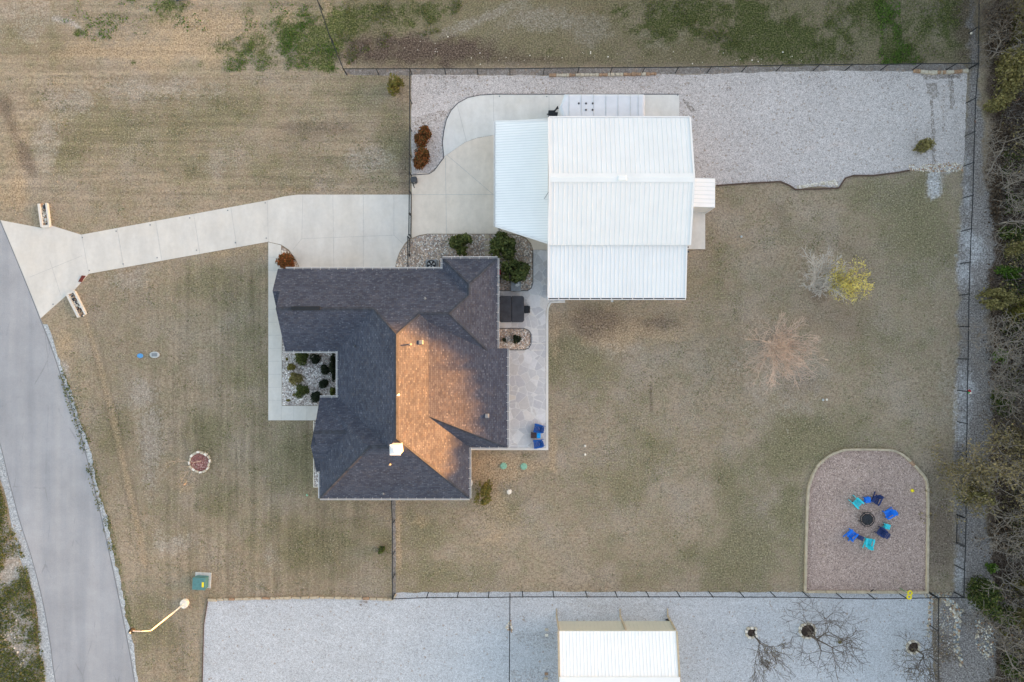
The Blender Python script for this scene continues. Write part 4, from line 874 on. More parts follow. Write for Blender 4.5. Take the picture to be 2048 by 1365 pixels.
fence('black chain-link fence with a walk gate along the east edge of the back lawn', [(1945,-150),(1941,-75),(1938,-5),(1937,67),(1936.5,139.5),(1931,207),(1929,273),(1927,333),(1925.5,397),(1922.5,463),(1920,528),(1918,591),(1917,654),(1916,718),(1914.5,781),(1914,844),(1913,903),(1912,966),(1912,1030),(1911,1086),(1909,1130),(1908,1184)], group=FG, bottom=[18])
fence('black chain-link fence between the back lawn and the blue-grey gravel lot', [(790,1187),(857,1184.5),(917,1184),(978,1184),(1045,1183),(1106,1183),(1171,1183),(1230,1183),(1292,1183),(1353,1183),(1417,1183),(1478,1183.5),(1540,1183.5),(1605,1184),(1671,1186),(1734,1187),(1796,1186),(1858,1184.5),(1908,1184.5)], group=FG)
fence('black chain-link fence at the west side of the gravel yard beside the two red shrubs', [(824,150),(824,208),(823.5,263),(823,315),(823,352),(823,388)], group=FG)
fence('black double drive gate across the concrete driveway', [(823,390),(822.5,433),(822,475)], group=FG, bottom=[0, 1])
fence('short black fence and gate in the brown rock bed north of the house', [(820,479),(820,513),(820.5,545)], group=FG, bottom=[0])
fence('black chain-link fence running south from the house to the gravel lot', [(788,996),(790,1040),(790,1102),(790,1148),(790,1187)], group=FG)
fence('slanting chain-link fence in the far grass north-west of the yard', [(694,150),(667,85),(645,20),(612,-60)], group=FG)
fence('black chain-link fence running south across the gravel lot west of the shed', [(1020,1187),(1019.5,1255),(1019,1320),(1018.5,1385)], group=FG)
fence('black chain-link fence running south beside the rubble at the corner of the gravel lot', [(1858.5,1187),(1858,1250),(1858,1312),(1860,1380)], group=FG)
# ------------------------------------------------------------------ adirondack chairs
def make_chair(mat, label, loc, rz, group, hgt=1.0):
    t = thing('garden_chair', loc, label, 'chair', group, rz); t.scale = (.87, .87, .9); k = dict(parent=t, local=True)
    m = MB()
    for i in range(5):
        y = .30 - i * .125; m.beam((-.27, y, .38 - i * .03), (.27, y, .38 - i * .03), .11, .022)
    m.build('seat', M[mat], **k)
    m = MB()
    for i in range(5):
        x = -.22 + i * .11; top = .98 - abs(i - 2) * .045; m.beam((x * .92, -.20, .26), (x * 1.08, -.20 - (top - .26) * .46, top), .098, .022)
    m.beam((-.29, -.30, .45), (.29, -.30, .45), .05, .05); m.beam((-.27, -.47, .82), (.27, -.47, .82), .05, .04); m.build('backrest', M[mat], **k)
    for s in (-1, 1):
        m = MB(); m.add([(s * .25, -.42, .54), (s * .36, -.42, .54), (s * .41, .20, .56), (s * .38, .40, .56), (s * .27, .40, .56), (s * .25, .2, .56)] + [(s * .25, -.42, .57), (s * .36, -.42, .57), (s * .41, .20, .59), (s * .38, .40, .59), (s * .27, .40, .59), (s * .25, .2, .59)],
              [(0, 1, 2, 3, 4, 5), (11, 10, 9, 8, 7, 6)] + [(i, 6 + i, 6 + (i + 1) % 6, (i + 1) % 6) for i in range(6)]); m.build('armrest', M[mat], **k)
        MB().box(s * .31, .30, 0, .05, .10, .56).build('leg', M[mat], **k)
        m = MB(); m.beam((s * .29, .34, .33), (s * .29, -.62, .06), .04, .13); m.build('leg', M[mat], **k)
    return t
protos = {}
def chair(mat, px, py, rz, label, group):
    loc = G(px, py)
    if mat not in protos: protos[mat] = make_chair(mat, label, loc, rz, group); return protos[mat]
    return copy_thing(protos[mat], loc, rz, label, group)
def face(px, py, tx=1730, ty=1037):
    dx, dy = tx - px, -(ty - py); return math.atan2(dy, dx) - math.pi / 2
GC = 'plastic garden chairs around the fire pit'
def pitchair(mat, px, py, label, extra=0.0): chair(mat, px, py, face(px, py) + extra, label, GC)
pitchair('aqua', 1710, 1004, 'aqua garden chair north-west of the fire pit, beside the small blue table', .25)
pitchair('navy', 1748, 998, 'navy garden chair north-east of the fire pit, next to the small blue table', -.1)
pitchair('blue', 1773, 1025.5, 'bright blue garden chair east of the fire pit, standing alone', .18)
pitchair('navy', 1758, 1062, 'navy garden chair south-east of the fire pit, below the small aqua table', .1)
pitchair('aqua', 1733.5, 1083, 'aqua garden chair south of the fire pit, at the end of the dark low table', -.25)
pitchair('blue', 1699, 1067, 'bright blue garden chair south-west of the fire pit', .12)
GP2 = 'royal blue chairs on the patio'
chair('royal', 1076, 856, math.pi / 2 - .22, 'royal blue garden chair on the patio, north of the small brown table', GP2)
chair('royal', 1075, 886.5, math.pi / 2 + .12, 'royal blue garden chair at the patio corner, south of the small brown table', GP2)
def side_table(mat, px, py, w_, d_, h, rz, label, cat='side table'):
    t = thing('side_table', G(px, py), label, cat, None, rz); k = dict(parent=t, local=True)
    m = MB(); n = 4
    for i in range(n): m.box(0, -d_ / 2 + d_ * (i + .5) / n, h - .03, w_, d_ / n * .9, .03)
    m.build('table_top', M[mat], bevel=.006, **k)
    for a in (-1, 1):
        for b in (-1, 1): MB().box(a * (w_ / 2 - .05), b * (d_ / 2 - .05), 0, .05, .05, h - .03).build('leg', M[mat], **k)
    MB().box(0, 0, .14, w_ * .8, d_ * .8, .02).build('shelf', M[mat], **k); return t
side_table('blue', 1730.5, 998, .44, .44, .45, .12, 'small bright blue side table between the aqua and navy chairs')
side_table('aqua', 1769.5, 1051, .40, .40, .45, -.25, 'small aqua side table beside the south-east navy chair')
side_table('navy', 1716, 1073, .50, .34, .42, -.4, 'small dark navy side table between the blue and aqua chairs')
side_table('brown', 1067, 869.5, .46, .48, .45, .0, 'small dark brown table between the two patio chairs')
side_table('cyan', 1077, 870.5, .30, .42, .40, .0, 'small sky-blue footstool beside the brown patio table', 'footstool')
jar = thing('candle_jar', G(1070.6, 877), 'tiny white jar on the patio between the brown table and the chair', 'jar'); MB().lathe(*G(1070.6, 877)[:2], [(.05, 0), (.06, .05), (.055, .12), (.03, .14)], 12).build('jar_body', M['limew'], jar)

# fire pit
fx, fy, _ = G(1729, 1036.5); fp = thing('fire_pit', (fx, fy, 0), 'black octagonal fire pit with a mesh spark screen in the gravel circle', 'fire pit')
def ring(mb, r, z, wd, n=8, rot=math.pi / 8, ht=.03):
    P_ = [(fx + r * math.cos(rot + 2 * math.pi * i / n), fy + r * math.sin(rot + 2 * math.pi * i / n), z) for i in range(n)]
    for i in range(n): mb.beam(P_[i], P_[(i + 1) % n], wd, ht)
    return P_
m = MB(); ring(m, .58, .42, .06); m.build('outer_ring', M['black'], fp)
m = MB(); ring(m, .44, .44, .05)
for i in range(8):
    a = math.pi / 8 + i * math.pi / 4; m.beam((fx + .42 * math.cos(a), fy + .42 * math.sin(a), .43), (fx + .58 * math.cos(a), fy + .58 * math.sin(a), .42), .035, .03)
m.build('rim', M['black'], fp)
MB().lathe(fx, fy, [(.20, .18), (.34, .24), (.42, .40), (.43, .43), (.40, .43), (.32, .28), (.05, .24)], 24).build('bowl', M['dkgrey'], fp)
m = MB()
for kk in range(3):
    r = (.41, .32, .2)[kk]; z = (.45, .56, .63)[kk]; ring(m, r, z, .02, 20, 0, .015)
for i in range(12):
    a = i * math.pi / 6; m.path([(fx + r * math.cos(a), fy + r * math.sin(a), z) for r, z in ((.41, .45), (.32, .56), (.2, .63), (.0, .66))], .008, 4)
m.lathe(fx, fy, [(.04, .66), (.05, .70), (.01, .72)], 8); m.build('spark_screen', M['black'], fp)
for i in range(4):
    a = math.pi / 8 + i * math.pi / 2; MB().tube((fx + .45 * math.cos(a), fy + .45 * math.sin(a), .42), (fx + .54 * math.cos(a), fy + .54 * math.sin(a), 0), .022).build('leg', M['black'], fp)
x, y, _ = G(1823, 981); o = tag(MB().lathe(x, y, [(.02, .0), (.10, .03), (.14, .12), (.10, .22), (.02, .26)], 16).build('ball', M['yellow'], smooth=True), 'yellow ball lying on the gravel circle near its east border', 'ball')

# yellow twin-ring ornament, dark bird ornament, fence ornament
x, y, _ = G(1800, 1177); t = thing('garden_spinner', (x, y, 0), 'yellow twin-ring garden ornament on a stake by the south fence', 'ornament')
MB().tube((x, y, 0), (x, y, 1.25), .02).build('stake', M['green'], t)
for (dx, dy, dz) in ((.09, .07, 1.2), (-.03, -.20, 1.3)):
    m = MB()
    for i in range(16):
        a, b = i * math.pi / 8, (i + 1) * math.pi / 8; m.tube((x + dx + .16 * math.cos(a), y + dy + .16 * math.sin(a), dz), (x + dx + .16 * math.cos(b), y + dy + .16 * math.sin(b), dz), .06, .06, 8)
    m.build('yellow_ring', M['yellow'], t)
x, y, _ = G(1737, 1177); t = thing('bird_ornament', (x, y, 0), 'small black bird-shaped stake ornament inside the south stone border', 'ornament')
MB().tube((x, y, 0), (x + .02, y, .5), .012).build('stake', M['black'], t)
m = MB(); m.add([(x - .16, y - .10, .5), (x + .02, y - .06, .52), (x + .2, y + .14, .5), (x + .04, y + .05, .58), (x - .02, y + .02, .44)], [(0, 1, 3), (1, 2, 3), (0, 4, 1), (1, 4, 2), (0, 3, 4), (3, 2, 4)]); m.build('body', M['black'], t)
x, y, _ = G(1916, 782); t = thing('fence_ornament', (x, y, 0), 'red, white and green round ornament hung on the east fence', 'ornament')
for dx, dy, r, mt in ((.1, .06, .13, 'red'), (.16, -.08, .11, 'limew'), (.05, -.05, .08, 'green')):
    MB().lathe(x + dx, y + dy, [(.01, 1.10), (r * .8, 1.13), (r, 1.2), (r * .8, 1.27), (.01, 1.3)], 14).build('petal', M[mt], t, smooth=True)
MB().tube((x, y, .4), (x + .08, y, 1.2), .015).build('hanger', M['black'], t)

# ------------------------------------------------------------------ hot tub and the small things round the house
tb = thing('hot_tub', G(1023, 618), 'square hot tub with a black folding two-piece cover and a step', 'hot tub')
TX0, TY0, _ = G(997.5, 645, .9); TX1, TY1, _ = G(1048.3, 592.3, .9)
MB().box((TX0 + TX1) / 2, (TY0 + TY1) / 2, 0, TX1 - TX0 - .12, TY1 - TY0 - .12, .82, top=1.0).build('shell', M['dkgrey'], tb, bevel=.08)
def rrect(x0, y0, x1, y1, r, sides):
    P_ = []
    for (cx_, cy_, a0, on) in ((x1 - r, y1 - r, 0, sides[0]), (x0 + r, y1 - r, 90, sides[1]), (x0 + r, y0 + r, 180, sides[2]), (x1 - r, y0 + r, 270, sides[3])):
        if on: P_ += [(cx_ + r * math.cos(math.radians(a0 + i * 15)), cy_ + r * math.sin(math.radians(a0 + i * 15))) for i in range(7)]
        else: P_.append({0: (x1, y1), 90: (x0, y1), 180: (x0, y0), 270: (x1, y0)}[a0])
    return P_
xm = (TX0 + TX1) / 2 + .0
for a, b, sd in ((TX0, xm - .015, (0, 1, 1, 0)), (xm + .015, TX1, (1, 0, 0, 1))):
    MB().prism(rrect(a, TY0, b, TY1, .2, sd), .80, .91).build('cover_half', M['tub'], tb, bevel=.03)
m = MB().prism(rrect(TX1 + .02, (TY0 + TY1) / 2 - .30, TX1 + .36, (TY0 + TY1) / 2 + .30, .06, (1, 0, 0, 1)), 0, .38); m.prism(rrect(TX1 + .36, (TY0 + TY1) / 2 - .28, TX1 + .48, (TY0 + TY1) / 2 + .28, .05, (1, 0, 0, 1)), 0, .18); m.build('step', M['black'], tb, bevel=.02)
ac = thing('air_conditioner', G(865, 531), 'round-topped grey air conditioner on a pad beside the north wall of the house', 'air conditioner')
x, y, _ = G(865, 532); MB().box(x, y, .02, 1.05, .9, .10).build('pad', M['lgrey'], ac); MB().box(x, y, .12, .86, .82, .66).build('cabinet', M['grey'], ac, bevel=.04)
m = MB().lathe(x, y, [(.36, .78), (.36, .80), (.05, .80)], 24); m.build('fan_opening', M['black'], ac)
m = MB()
for i in range(5):
    a = i * 1.2566 + .3; m.add([(x + .05 * math.cos(a), y + .05 * math.sin(a), .81), (x + .30 * math.cos(a - .3), y + .30 * math.sin(a - .3), .805), (x + .30 * math.cos(a + .3), y + .30 * math.sin(a + .3), .825)], [(0, 1, 2)])
m.build('fan_blade', M['lgrey'], ac)
m = MB()
for r in (.36, .24, .12):
    P_ = [(x + r * math.cos(i * math.pi / 10), y + r * math.sin(i * math.pi / 10), .84) for i in range(21)]; m.path(P_, .008, 4)
m.build('grille', M['black'], ac)
gb = thing('pump_box', G(1031, 572), 'grey equipment box with a white lid patch half under the dark bush', 'equipment box'); x, y, _ = G(1031.5, 574)
MB().box(x, y, .03, .82, .80, .55).build('box_body', M['grey'], gb, bevel=.05); m = MB().prism([(x - .05, y + .02), (x + .14, y - .04), (x + .30, y + .06), (x + .28, y + .3), (x + .16, y + .36), (x + .02, y + .22)], .58, .63); m.build('lid', M['lgrey'], gb)
MB().lathe(x + .1, y + .24, [(.05, .63), (.06, .67), (.02, .69)], 10).build('valve', M['black'], gb)
x, y, _ = G(998.5, 546); t = thing('hose_reel', (x, y, 0), 'red hose reel with a black hose against the east wall of the house', 'hose reel'); MB().box(x - .05, y - .02, .35, .34, .42, .5).build('reel_case', M['red'], t, bevel=.05); MB().box(x - .05, y - .6, .0, .3, .5, .6).build('base', M['black'], t, bevel=.04)
m = MB(); m.path([(x + .05 + .22 * math.sin(i * .5) + .02 * i, y + .1 + .09 * i, .09 + .02 * (i % 2)) for i in range(9)], .018, 6); m.build('hose', M['black'], t)
# stepping stones in the rock bed
for i, y0 in enumerate((474.5, 486, 496, 507)):
    a = G(974, y0); tag(MB().box(a[0], a[1], .03, .40, .30, .04, rot=.03 * (i - 1)).build('stepping_stone', M['beige'], bevel=.02), ['square grey stepping stone nearest the concrete in the rock bed', 'grey stepping stone second from the concrete in the rock bed', 'grey stepping stone third from the concrete in the rock bed', 'grey stepping stone closest to the house roof in the rock bed'][i], 'stepping stone', 'stepping stones in the rock bed')
# gate opener on the pad
x, y, _ = G(829.5, 362.5); t = thing('gate_opener', (x, y, 0), 'dark grey rounded gate motor box on a small concrete corner by the drive gate', 'gate motor'); MB().box(x, y, 0, .46, .46, .62).build('motor_box', M['dkgrey'], t, bevel=.08); MB().beam((x - .1, y - .25, .35), (x + .02, y - .62, .3), .07, .07).build('gate_arm', M['black'], t); MB().lathe(x + .02, y - .22, [(.03, .5), (.04, .53), (.01, .55)], 8).build('lamp', M['limew'], t)
# septic lids, meter boxes, cleanouts
for px, py, lb in ((1007, 932, 'round pale green septic lid nearest the house corner'), (1047.5, 933, 'round pale green septic lid further from the house')):
    x, y, _ = G(px, py); t = thing('septic_lid', (x, y, 0), lb, 'septic lid', 'septic lids in the lawn'); MB().lathe(x, y, [(.27, -.02), (.27, .07), (.24, .10), (.03, .11)], 28).build('lid', M['septic'], t)
    for k in range(4): a = k * math.pi / 2 + .6; MB().lathe(x + .2 * math.cos(a), y + .2 * math.sin(a), [(.02, .09), (.02, .12), (.005, .125)], 8).build('bolt', M['dkgrey'], t)
x, y, _ = G(281, 712); tag(MB().lathe(x, y, [(.22, 0), (.22, .06), (.18, .09), (.02, .10)], 20, sx=1.1, sy=.85).build('water_meter', M['bluelid']), 'small round blue lid in the front lawn', 'utility lid')
x, y, _ = G(310, 710); t = thing('meter_box', (x, y, 0), 'oval grey utility box lid in the front lawn beside the blue lid', 'utility lid'); MB().lathe(x, y, [(.34, 0), (.34, .07), (.30, .09), (.03, .09)], 24, sx=1.15, sy=.75).build('box_rim', M['lgrey'], t); MB().box(x, y, .09, .42, .26, .02).build('lid', M['grey'], t)
x, y, _ = G(1018, 984); t = thing('cleanout_stone', (x, y, 0), 'white rough stone slab in the grass near the house corner shrub', 'stone'); r_ = random.Random(3); MB().rock((x, y, .05), .2, r_, 0, .4).rock((x + .12, y + .1, .03), .1, r_, 0, .5).build('slab', M['limew'], t)
for px, py, lb in ((1170, 892, 'tiny white ball on the back lawn, the northern of the pair'), (1170, 909, 'tiny white ball on the back lawn, the southern of the pair'), (1482, 474, 'tiny pale blue marker in the lawn east of the workshop'), (1645, 800, 'tiny pale blue toy on the lawn, left of the pair'), (1652.5, 799.5, 'tiny white toy on the lawn, right of the pair'), (1941, 68, 'small white cap at the foot of the fence in the top right field'), (2003, 108, 'white scrap in the brush at the top right'), (615, 990, 'small pale green marker by the south-west house corner')):
    x, y, _ = G(px, py); tag(MB().lathe(x, y, [(.03, 0), (.085, .04), (.10, .10), (.07, .16), (.01, .18)], 12).build('marker', M['lgrey'] if 'blue' in lb else M['septic'] if 'green' in lb else M['limew'], smooth=True), lb, 'lawn marker')
x, y, _ = G(941, 966); t = thing('downspout_splash', (x, y, 0), 'white oval splash block beside the east wall of the house near the shrub', 'splash block'); MB().lathe(x, y, [(.22, 0), (.24, .06), (.16, .10), (.14, .05), (.02, .04)], 18, sx=.8, sy=1.15).build('block', M['limew'], t)
# transformer
x, y, _ = G(405, 1160); t = thing('transformer', (x, y, 0), 'teal green utility transformer box on a pale pad at the edge of the front lawn', 'transformer'); r0 = math.radians(-3)
MB().box(x + .08, y + .0, 0, 1.28, 1.22, .10, rot=r0).build('pad', M['lgrey'], t, bevel=.02); MB().box(x + .06, y - .06, .10, .98, .92, .62, rot=r0).build('cabinet', M['transf'], t, bevel=.04); MB().box(x + .06, y - .06, .72, 1.02, .96, .05, rot=r0).build('lid', M['transf'], t, bevel=.02); MB().box(x + .38, y - .12, .77, .16, .40, .008, rot=r0).build('warning_sticker', M['yellow'], t)
# brick pad beside the driveway apron
P_ = [(157.8, 564), (165, 551.5), (172.3, 552.5), (164, 564.6)]; tag(MB().prism(GP(P_), .02, .09).build('brick_pad', M['brick']), 'dark red brick slab set at the edge of the driveway apron', 'brick slab')
# culvert wing walls with loose rock
def culvert(c, d, label):
    (ax, ay), (bx, by) = c; px_, py_ = d; t = thing('culvert', G(ax, ay), label, 'culvert'); A = Vector(G(ax, ay)); B = Vector(G(bx, by)); O = Vector(G(px_, py_)) - A
    MB().prism([(A + O * .1).to_2d(), (B + O * .1).to_2d(), (B + O * .9).to_2d(), (A + O * .9).to_2d()], -.03, .02).build('rock_floor', M['soil'], t)
    for k, w_ in ((.0, .18), (1.0, .14)): MB().beam(A + O * k + Vector((0, 0, .1)), B + O * k + Vector((0, 0, .1)), w_, .26).build('side_wall', M['conc_w'], t)
    MB().beam(B + Vector((0, 0, .1)), B + O + Vector((0, 0, .1)), .16, .25).build('head_wall', M['conc_w'], t)
    r_ = random.Random(int(ax)); m = MB()
    for i in range(90): p = A.lerp(B, r_.random()) + O * r_.uniform(.1, .88); r = r_.uniform(.05, .12); m.rock((p.x, p.y, .04), r, r_, r_.randrange(4))
    o = m.build('loose_rock', [M['limew'], M['dkgrey'], M['lime'], M['rust']], t); o['kind'] = 'stuff'
culvert(((81, 409), (87, 455)), (96, 407.5), 'concrete culvert trough filled with rocks on the north side of the driveway apron')
culvert(((160, 635), (137, 589)), (174, 629), 'concrete culvert trough filled with rocks on the south side of the driveway apron')
# driveway reflectors
for i, (px, py) in enumerate([(165.5,475.5),(233,463),(301,450.5),(380,436.5),(456,421.5),(531,406.5),(179.5,541.5),(247,528.5),(315,516),(393.5,501),(471.5,486),(533,477),(107,609)]):
    side = 'north' if i < 6 else 'south'; x, y, _ = G(px, py); k = i if i < 6 else i - 6
    ordn = ['first', 'second', 'third', 'fourth', 'fifth', 'sixth', 'seventh'][k]
    lb = f'small dark disc light on the {side} edge of the driveway, {ordn} counting from the road' if i < 12 else 'small dark disc light on the south edge of the driveway apron close to the road'
    tag(MB().lathe(x, y, [(.05, .03), (.05, .055), (.03, .065)], 12).build('driveway_light', M['grey']), lb, 'driveway light', 'disc lights along the driveway')
for px, py, lb in ((999, 193.5, 'small dark disc light on the pad north of the carport roof'), (1093.5, 194, 'small dark disc light on the pad just west of the trailer'), (1355, 191.5, 'small dark disc light on the pad corner east of the trailer')):
    x, y, _ = G(px, py); tag(MB().lathe(x, y, [(.05, .03), (.05, .055), (.03, .065)], 12).build('driveway_light', M['grey']), lb, 'driveway light', 'disc lights along the pad')
# paver blocks west of the shed
for px, py, lb, mt in ((1093, 1259.5, 'pale paver block, northernmost in the line west of the shed', 'lime'), (1093, 1270.5, 'white paver block, second in the line west of the shed', 'limew'), (1092.5, 1347.5, 'reddish paver block in the line west of the shed', 'rust'), (1092, 1357, 'pale paver block, southernmost in the line west of the shed', 'lime')):
    x, y, _ = G(px, py); tag(MB().box(x, y, 0, .26, .19, .10, rot=.05).build('paver_block', M[mt], bevel=.015), lb, 'paver block', 'paver blocks west of the shed')
x, y, _ = G(1338, 1239); tag(MB().box(x - .1, y - .05, 0, .34, .24, .3, rot=.3).build('bucket', M['black'], bevel=.03), 'small black box by the north-east post of the metal shed', 'box')
# unidentified white object at the top edge of the field, body and stand invented
x, y, _ = G(370, -3); t = thing('white_object', (x, y, 0), 'small white rounded object cut off by the top edge beside green grass', 'object'); MB().tube((x - .45, y, .25), (x + .45, y, .25), .24, .24, 16).build('object_body', M['white_t'], t); MB().box(x - .55, y - .1, 0, .2, .3, .2).build('stand', M['dkgrey'], t)
# fallen branch
x, y, _ = G(1302, 772); x2, y2, _ = G(1303.5, 826)
# street lamp: concrete footing, white bent pole, dark lantern
bx, by, _ = G(371, 1206); t = thing('street_lamp', (bx, by, 0), 'white street lamp with a bent arm and dark lantern beside the road', 'street lamp')
MB().lathe(bx, by, [(.33, 0), (.33, .28), (.29, .32), (.05, .32)], 28, sx=.95, sy=1.1).build('footing', M['limew'], t)
tx, ty, tz = G(303, 1258, 5.2); pts = [Vector((bx, by, .3)), Vector((bx, by, 5.1))]
MB().tube(pts[0], Vector((bx, by, 5.15)), .065, .045, 12).build('pole', M['pole'], t)
e1 = Vector(G(284, 1263, 5.5)); e2_ = Vector(G(266, 1262.5, 5.45)); m = MB(); m.path([Vector((bx, by, 5.1)), Vector((bx, by, 5.25)), e1, e2_], .030, 10); m.build('arm', M['pole'], t)
lx, ly, lz = G(263, 1262, 5.3); MB().lathe(lx, ly, [(.10, 5.05), (.17, 5.12), (.19, 5.3), (.16, 5.42), (.06, 5.5), (.03, 5.55)], 16).build('lantern', M['black'], t); MB().lathe(lx + .05, ly - .02, [(.03, 5.53), (.05, 5.57), (.01, 5.6)], 8).build('photocell', M['limew'], t)
# ------------------------------------------------------------------ plants
def quads_mesh(name, Cn, size, rs, mat, parent=None, up=.35, jit=.6, local=False, aspect=.6):
    """leaf-sized diamond faces at the given centres, each turned its own way"""
    n = len(Cn); nr = rs.normal(size=(n, 3)); nr[:, 2] = np.abs(nr[:, 2]) + up; nr /= np.linalg.norm(nr, axis=1)[:, None]
    a = rs.normal(size=(n, 3)); u = np.cross(nr, a); u /= np.linalg.norm(u, axis=1)[:, None]; v = np.cross(nr, u)
    s = (size * (1 - jit / 2 + jit * rs.rand(n)))[:, None]
    V = np.stack([Cn + u * s, Cn + v * s * aspect + nr * s * .15, Cn - u * s, Cn - v * s * aspect + nr * s * .15], 1).reshape(-1, 3); F = np.arange(n * 4).reshape(n, 4)
    me = bpy.data.meshes.new(name); me.from_pydata(V.tolist(), [], F.tolist()); me.materials.append(mat)
    return link(name, me, parent)
def skel(rs, p, d, L, r, depth, spread=.55, kids=(2, 4), up=.12, curve=.25, shrink=.68, segs=None, tips=None, minr=.006, sub=3):
    """recursive limbs; returns segments and twig points"""
    if segs is None: segs, tips = [], []
    n = sub; q = p; dd = d / np.linalg.norm(d); r0 = r; pts = [q]
    for i in range(n):
        dd = dd + rs.normal(size=3) * curve / n; dd[2] += up / n; dd /= np.linalg.norm(dd); r1 = max(minr, r0 * (.86 if depth else .7)); q2 = q + dd * L / n
        segs.append((q, q2, r0, r1)); q = q2; r0 = r1; pts.append(q)
        if depth <= 2: tips.append(q)
    if depth > 0:
        k = rs.randint(kids[0], kids[1] + 1); ph = rs.rand() * 6.28
        a = np.cross(dd, [0, 0, 1.0] if abs(dd[2]) < .9 else [1.0, 0, 0]); a /= np.linalg.norm(a); b = np.cross(dd, a)
        for j in range(k):
            t = ph + j * 6.283 / k + rs.normal() * .4; sp = spread * (.6 + .8 * rs.rand()); src = pts[-1] if j < 2 else pts[rs.randint(1, len(pts))]
            nd = dd * math.cos(sp) + (a * math.cos(t) + b * math.sin(t)) * math.sin(sp)
            skel(rs, src, nd, L * shrink * (.75 + .5 * rs.rand()), r0 * .8, depth - 1, spread, kids, up, curve, shrink, segs, tips, minr, sub)
    return segs, tips
def tubes_mesh(name, segs, mat, parent=None, n=5):
    P = np.array([s[0] for s in segs]); Q = np.array([s[1] for s in segs]); R0 = np.array([s[2] for s in segs]); R1 = np.array([s[3] for s in segs])
    d = Q - P; d /= (np.linalg.norm(d, axis=1)[:, None] + 1e-9); ref = np.where(np.abs(d[:, 2:3]) < .9, np.array([[0, 0, 1.0]]), np.array([[1.0, 0, 0]])); u = np.cross(d, ref); u /= np.linalg.norm(u, axis=1)[:, None]; v = np.cross(d, u)
    th = np.arange(n) * 2 * math.pi / n; cs, sn = np.cos(th), np.sin(th)
    ringv = u[:, None, :] * cs[None, :, None] + v[:, None, :] * sn[None, :, None]
    V = np.concatenate([P[:, None, :] + ringv * R0[:, None, None], Q[:, None, :] + ringv * R1[:, None, None]], 1).reshape(-1, 3)
    base = (np.arange(len(segs)) * 2 * n)[:, None]; i = np.arange(n)[None, :]; j = (np.arange(n) + 1)[None, :] % n
    F = np.stack([base + i, base + j, base + n + j, base + n + i], -1).reshape(-1, 4)
    me = bpy.data.meshes.new(name); me.from_pydata(V.tolist(), [], F.tolist()); me.materials.append(mat); me.polygons.foreach_set('use_smooth', [True] * len(me.polygons))
    return link(name, me, parent)

def bush(px, py, rx, ry, h, n, leaf, label, seed, mat, z0=0.02, cat='shrub', group=None, name='shrub', stems=True, rot=0.0, up=.35, hollow=.35, gap=.0):
    """px,py: where its middle shows in the photo; rx, ry: half widths in ground pixels"""
    rs = np.random.RandomState(seed); x, y, _ = G(px, py, h * .45); t = thing(name, (x, y, 0), label, cat, group)
    # several overlapping lobes give an uneven outline
    k = max(3, int(4 + rx / 6)); lob = []
    for i in range(k):
        a = rs.rand() * 6.283; r = rs.rand() ** .5 * .62; lob.append((math.cos(a) * r, math.sin(a) * r, .35 + .35 * rs.rand(), .38 + .25 * rs.rand()))
    lob.append((0, 0, .5, .62)); pts = []
    while len(pts) < n:
        lx, ly, lz, lr = lob[rs.randint(len(lob))]; v = rs.normal(size=3); v /= np.linalg.norm(v); rad = lr * (hollow + (1 - hollow) * rs.rand() ** .5) * (1 + .18 * rs.normal() * .6)
        q = np.array([lx, ly, lz]) + v * rad
        if q[2] < .03: continue
        if gap and vnoise(np.array([q[0] * 3.1 + 20]), np.array([q[1] * 3.1 + 20 + seed]), seed + 7, 2)[0] < gap: continue
        pts.append(q)
    P = np.array(pts); c, s_ = math.cos(rot), math.sin(rot); X = P[:, 0] * rx * S; Y = P[:, 1] * ry * S
    Cn = np.stack([x + X * c - Y * s_, y + X * s_ + Y * c, z0 + P[:, 2] * h], 1)
    quads_mesh('foliage', Cn, leaf, rs, M[mat], t, up)
    if stems:
        sg, tp = [], []
        for i in range(5):
            a = rs.rand() * 6.283; d = np.array([math.cos(a) * .6, math.sin(a) * .6, 1.0]); skel(rs, np.array([x, y, 0.0]), d, h * .45, .022, 2, .6, (2, 3), segs=sg, tips=tp)
        tubes_mesh('stem', sg, M['bark'], t, 4)
    return t
R2 = 'red-tipped shrubs'
bush(846, 275, 20, 19, 1.25, 3000, .085, 'round red-tipped green shrub beside the west fence, northern of the two', 101, 'l_red', group=R2)
bush(846.5, 319, 20, 23, 1.35, 3400, .085, 'round rusty red shrub beside the west fence, southern of the two', 102, 'l_red', group=R2)
bush(576, 523, 21, 17, 1.3, 2800, .085, 'rusty red shrub in the small bed between walkway and driveway', 103, 'l_red', group=R2)
bush(923, 491, 24, 21, 1.7, 2600, .11, 'loose olive green shrub in the rock bed north of the house', 104, 'l_green', gap=.30, up=.2)
bush(1010, 494, 30, 29, 2.0, 4200, .11, 'large dark green bush in the rock bed below the carport roof', 105, 'l_green', gap=.28, up=.2)
bush(1028, 540, 28, 26, 1.8, 3800, .11, 'dark green bush between the large bush and the grey equipment box', 106, 'l_green', gap=.30, up=.2)
FB = 'clipped shrubs in the front bed'
bush(602, 716, 16, 14, .9, 2600, .06, 'large bright green shrub at the north end of the front bed', 107, 'l_green', group=FB)
bush(582, 733, 10, 9, .6, 900, .06, 'yellow-green shrub just below the large bright one in the front bed', 108, 'l_shrub', group=FB)
bush(590, 757, 15, 14, .7, 1700, .06, 'olive brown shrub in the middle of the front bed beside the walkway', 109, 'l_olive', group=FB)
bush(604, 783, 15, 14, .8, 2000, .06, 'olive green shrub at the lower left of the front bed', 110, 'l_green', group=FB)
